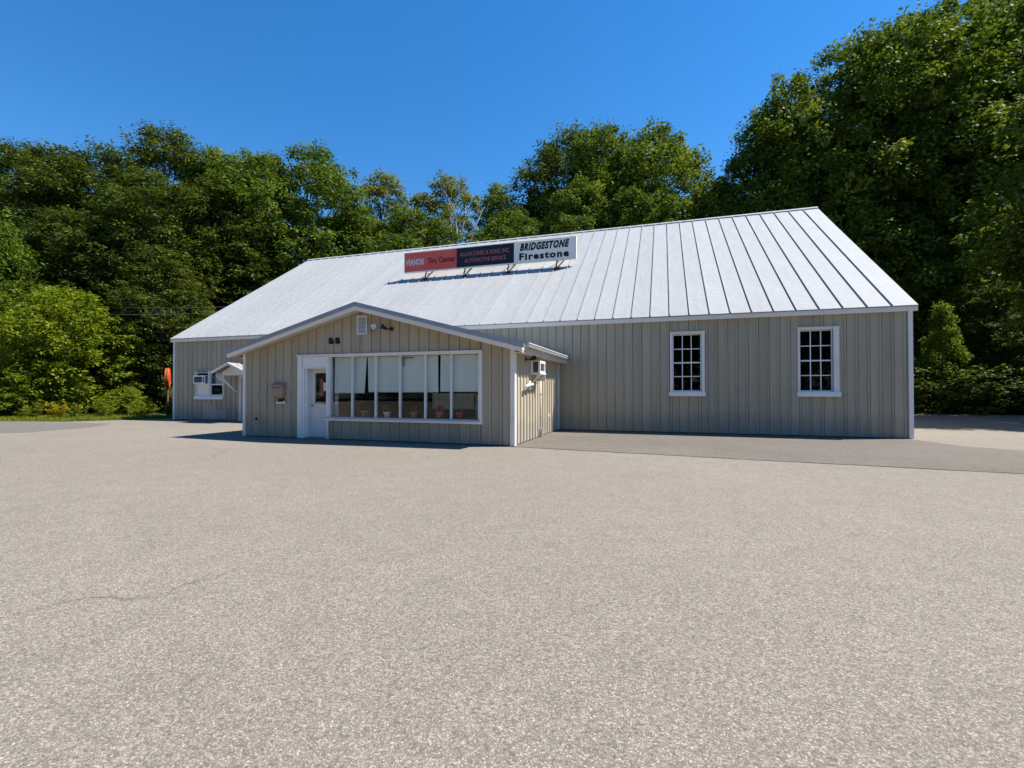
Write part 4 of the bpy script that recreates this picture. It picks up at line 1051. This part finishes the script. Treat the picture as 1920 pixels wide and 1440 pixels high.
for (x, y, h, lb) in ((-28.6, 18.4, 1.6, 'low green bush between the maple and the orange sign'), (-29.0, 23.0, 2.2, 'dim bush behind the orange sign'), (-33.6, 14.8, 1.2, 'small bush at the left foot of the maple bush')):
    tree('shrub', 'shrub', lb, x, y, h, 1.2, random.uniform(0, 6), 'low bushes on the left verge', 'shrub', mat='leaf_bright' if h < 2 else None)

# dead tree with pale bare limbs above the sign
g = np.random.default_rng(5)
x, y = at(862, 43.5); dt = thing('dead_tree', 'bare pale dead tree above the roof sign', 'tree', (x, y, ground_z(x, y)))
HD = CAM_H+(HOR-352)/FPX*43.5
m = MB(); m.tube([(0, 0, -.3), (.1, 0, HD*.4), (-.15, .1, HD*.7), (-.5, 0, HD*.9)], [.2, .14, .09, .03], 7); m.build('trunk', M['bark_pale'], dt, True)
for k in range(16):
    zt = HD*(.42+.03*k); a = g.uniform(0, 6.28); r = g.uniform(1.0, 2.6); m = MB()
    p1 = Vector((math.cos(a)*r*.5, math.sin(a)*r*.3, zt+r*.8)); p2 = Vector((math.cos(a)*r, math.sin(a)*r*.6, min(HD*1.02, zt+r*1.9)))
    m.tube([(0, 0, zt), p1, p2], [.06, .04, .015], 5)
    for q in range(3):
        w = g.normal(size=3)*.5; m.tube([p1.lerp(p2, .3*q+.2), p1.lerp(p2, .3*q+.2)+Vector((w[0], w[1], abs(w[2])+.5))], [.025, .01], 4)
    m.build('limb', M['bark_pale'], dt, True)

# out-of-view trees added behind the viewer to darken pane reflections and block low sky
for k in range(13):
    a = math.radians(-158+k*11.3); rr = 41+3*math.sin(k*2.3)
    tree('broadleaf_tree', ('f1', 'f2')[k % 2], 'out-of-view tree added behind the viewer, mirrored dark in the panes and blocking low sky', -6+rr*1.35*math.cos(a), rr*math.sin(a)+2, 20+3*math.sin(k*1.7), 1.2, k*1.1, 'added trees behind the viewer')

# ------------------------------------------------------------------ verge: grass and weeds
def blades(name, n, xy, hmin, hmax, w, mat):
    h = rng.uniform(hmin, hmax, n); a = rng.uniform(0, 6.28, n); lean = rng.uniform(.05, .5, n)
    p = np.stack([xy[:, 0], xy[:, 1], np.full(n, -.03)], 1)
    d = np.stack([np.cos(a)*lean, np.sin(a)*lean, np.ones(n)], 1)
    s = np.stack([-np.sin(a), np.cos(a), np.zeros(n)], 1)*w
    v = np.stack([p-s, p+d*h[:, None]*.5-s*.6, p+d*h[:, None]*np.array([1.5, 1.5, 1]), p+d*h[:, None]*.5+s*.9], 1).reshape(-1, 3)
    return link_mesh(name, leaf_mesh(name, v, np.clip(rng.normal(.5, .25, n), 0, 1), M[mat]), None)
n = 60000
x = rng.uniform(-58, -23.3, n); f = rng.uniform(0, 1, n)**1.2
edge = np.interp(x, [-60, -29, -26.0, -24.2, -23.4], [14.5, 13.6, 14.2, 17.0, 19.2])
y = edge+.02+f*np.where(x < -26, 4.5, 3.5)
o = blades('verge_grass', n, np.stack([x, y], 1), .06, .22, .012, 'grass'); tag(o, 'sunlit short grass strip between the lot and the left bushes', 'grass', kind='stuff')
n = 9000; xy = np.stack([rng.uniform(9, 34, n), rng.uniform(36.3, 40, n)], 1)
o = blades('drive_grass', n, xy, .1, .4, .016, 'grass'); tag(o, 'shaded rough grass behind the drive at the right', 'grass', kind='stuff')
def weed(label, x, y, h, spread, mat, nst=14):
    t = thing('weed_plant', label, 'plant', (x, y, -.02), 0, 'weeds on the left verge')
    m = MB(); vs = []; tn = []
    for k in range(nst):
        a = rng.uniform(0, 6.28); r = rng.uniform(.1, 1)*spread; hh = h*rng.uniform(.6, 1)
        b = Vector((math.cos(a)*r*.5, math.sin(a)*r*.5, 0)); tp_ = Vector((math.cos(a)*r, math.sin(a)*r, hh))
        m.tube([b, tp_], [.008, .004], 4, cap=False)
        q = 34; fr = rng.uniform(.15, 1, q)[:, None]
        P = np.array(b)+(np.array(tp_)-np.array(b))*fr
        dd = rng.normal(size=(q, 3))*np.array([1, 1, .35])+np.array([0, 0, .3])
        ln = rng.uniform(.09, .17, q)
        vs.append(leaves_np(P, np.cross(dd, rng.normal(size=(q, 3)))+np.array([0, 0, .6]), dd, ln, ln*.35, None)); tn.append(rng.uniform(0, 1, q))
    m.build('stems', M['weed'], t)
    link_mesh('foliage', leaf_mesh('foliage', np.concatenate(vs), np.concatenate(tn), M[mat]), None, t)
for x, y, h, s, mt, lb in ((-28.9, 15.4, 1.0, .55, 'gold', 'yellow goldenrod clump at the foot of the maple bush'), (-28.0, 15.7, .85, .6, 'weed', 'yellow-green weed right of the goldenrod'), (-27.1, 16.4, .95, .6, 'weed', 'leafy weed in the middle of the left verge'),
                       (-26.2, 17.5, .7, .5, 'weed', 'low weed clump left of the orange sign'), (-29.9, 14.9, .7, .5, 'weed', 'weed clump left of the goldenrod'), (-25.3, 18.4, .9, .35, 'leaf_bright', 'single upright weed just left of the orange sign'),
                       (-33.0, 14.4, .6, .6, 'weed', 'low weed in front of the left maple'), (-36.0, 14.6, .8, .6, 'leaf_bright', 'upright weed at the left picture edge')):
    weed(lb, x, y, h, s, mt)
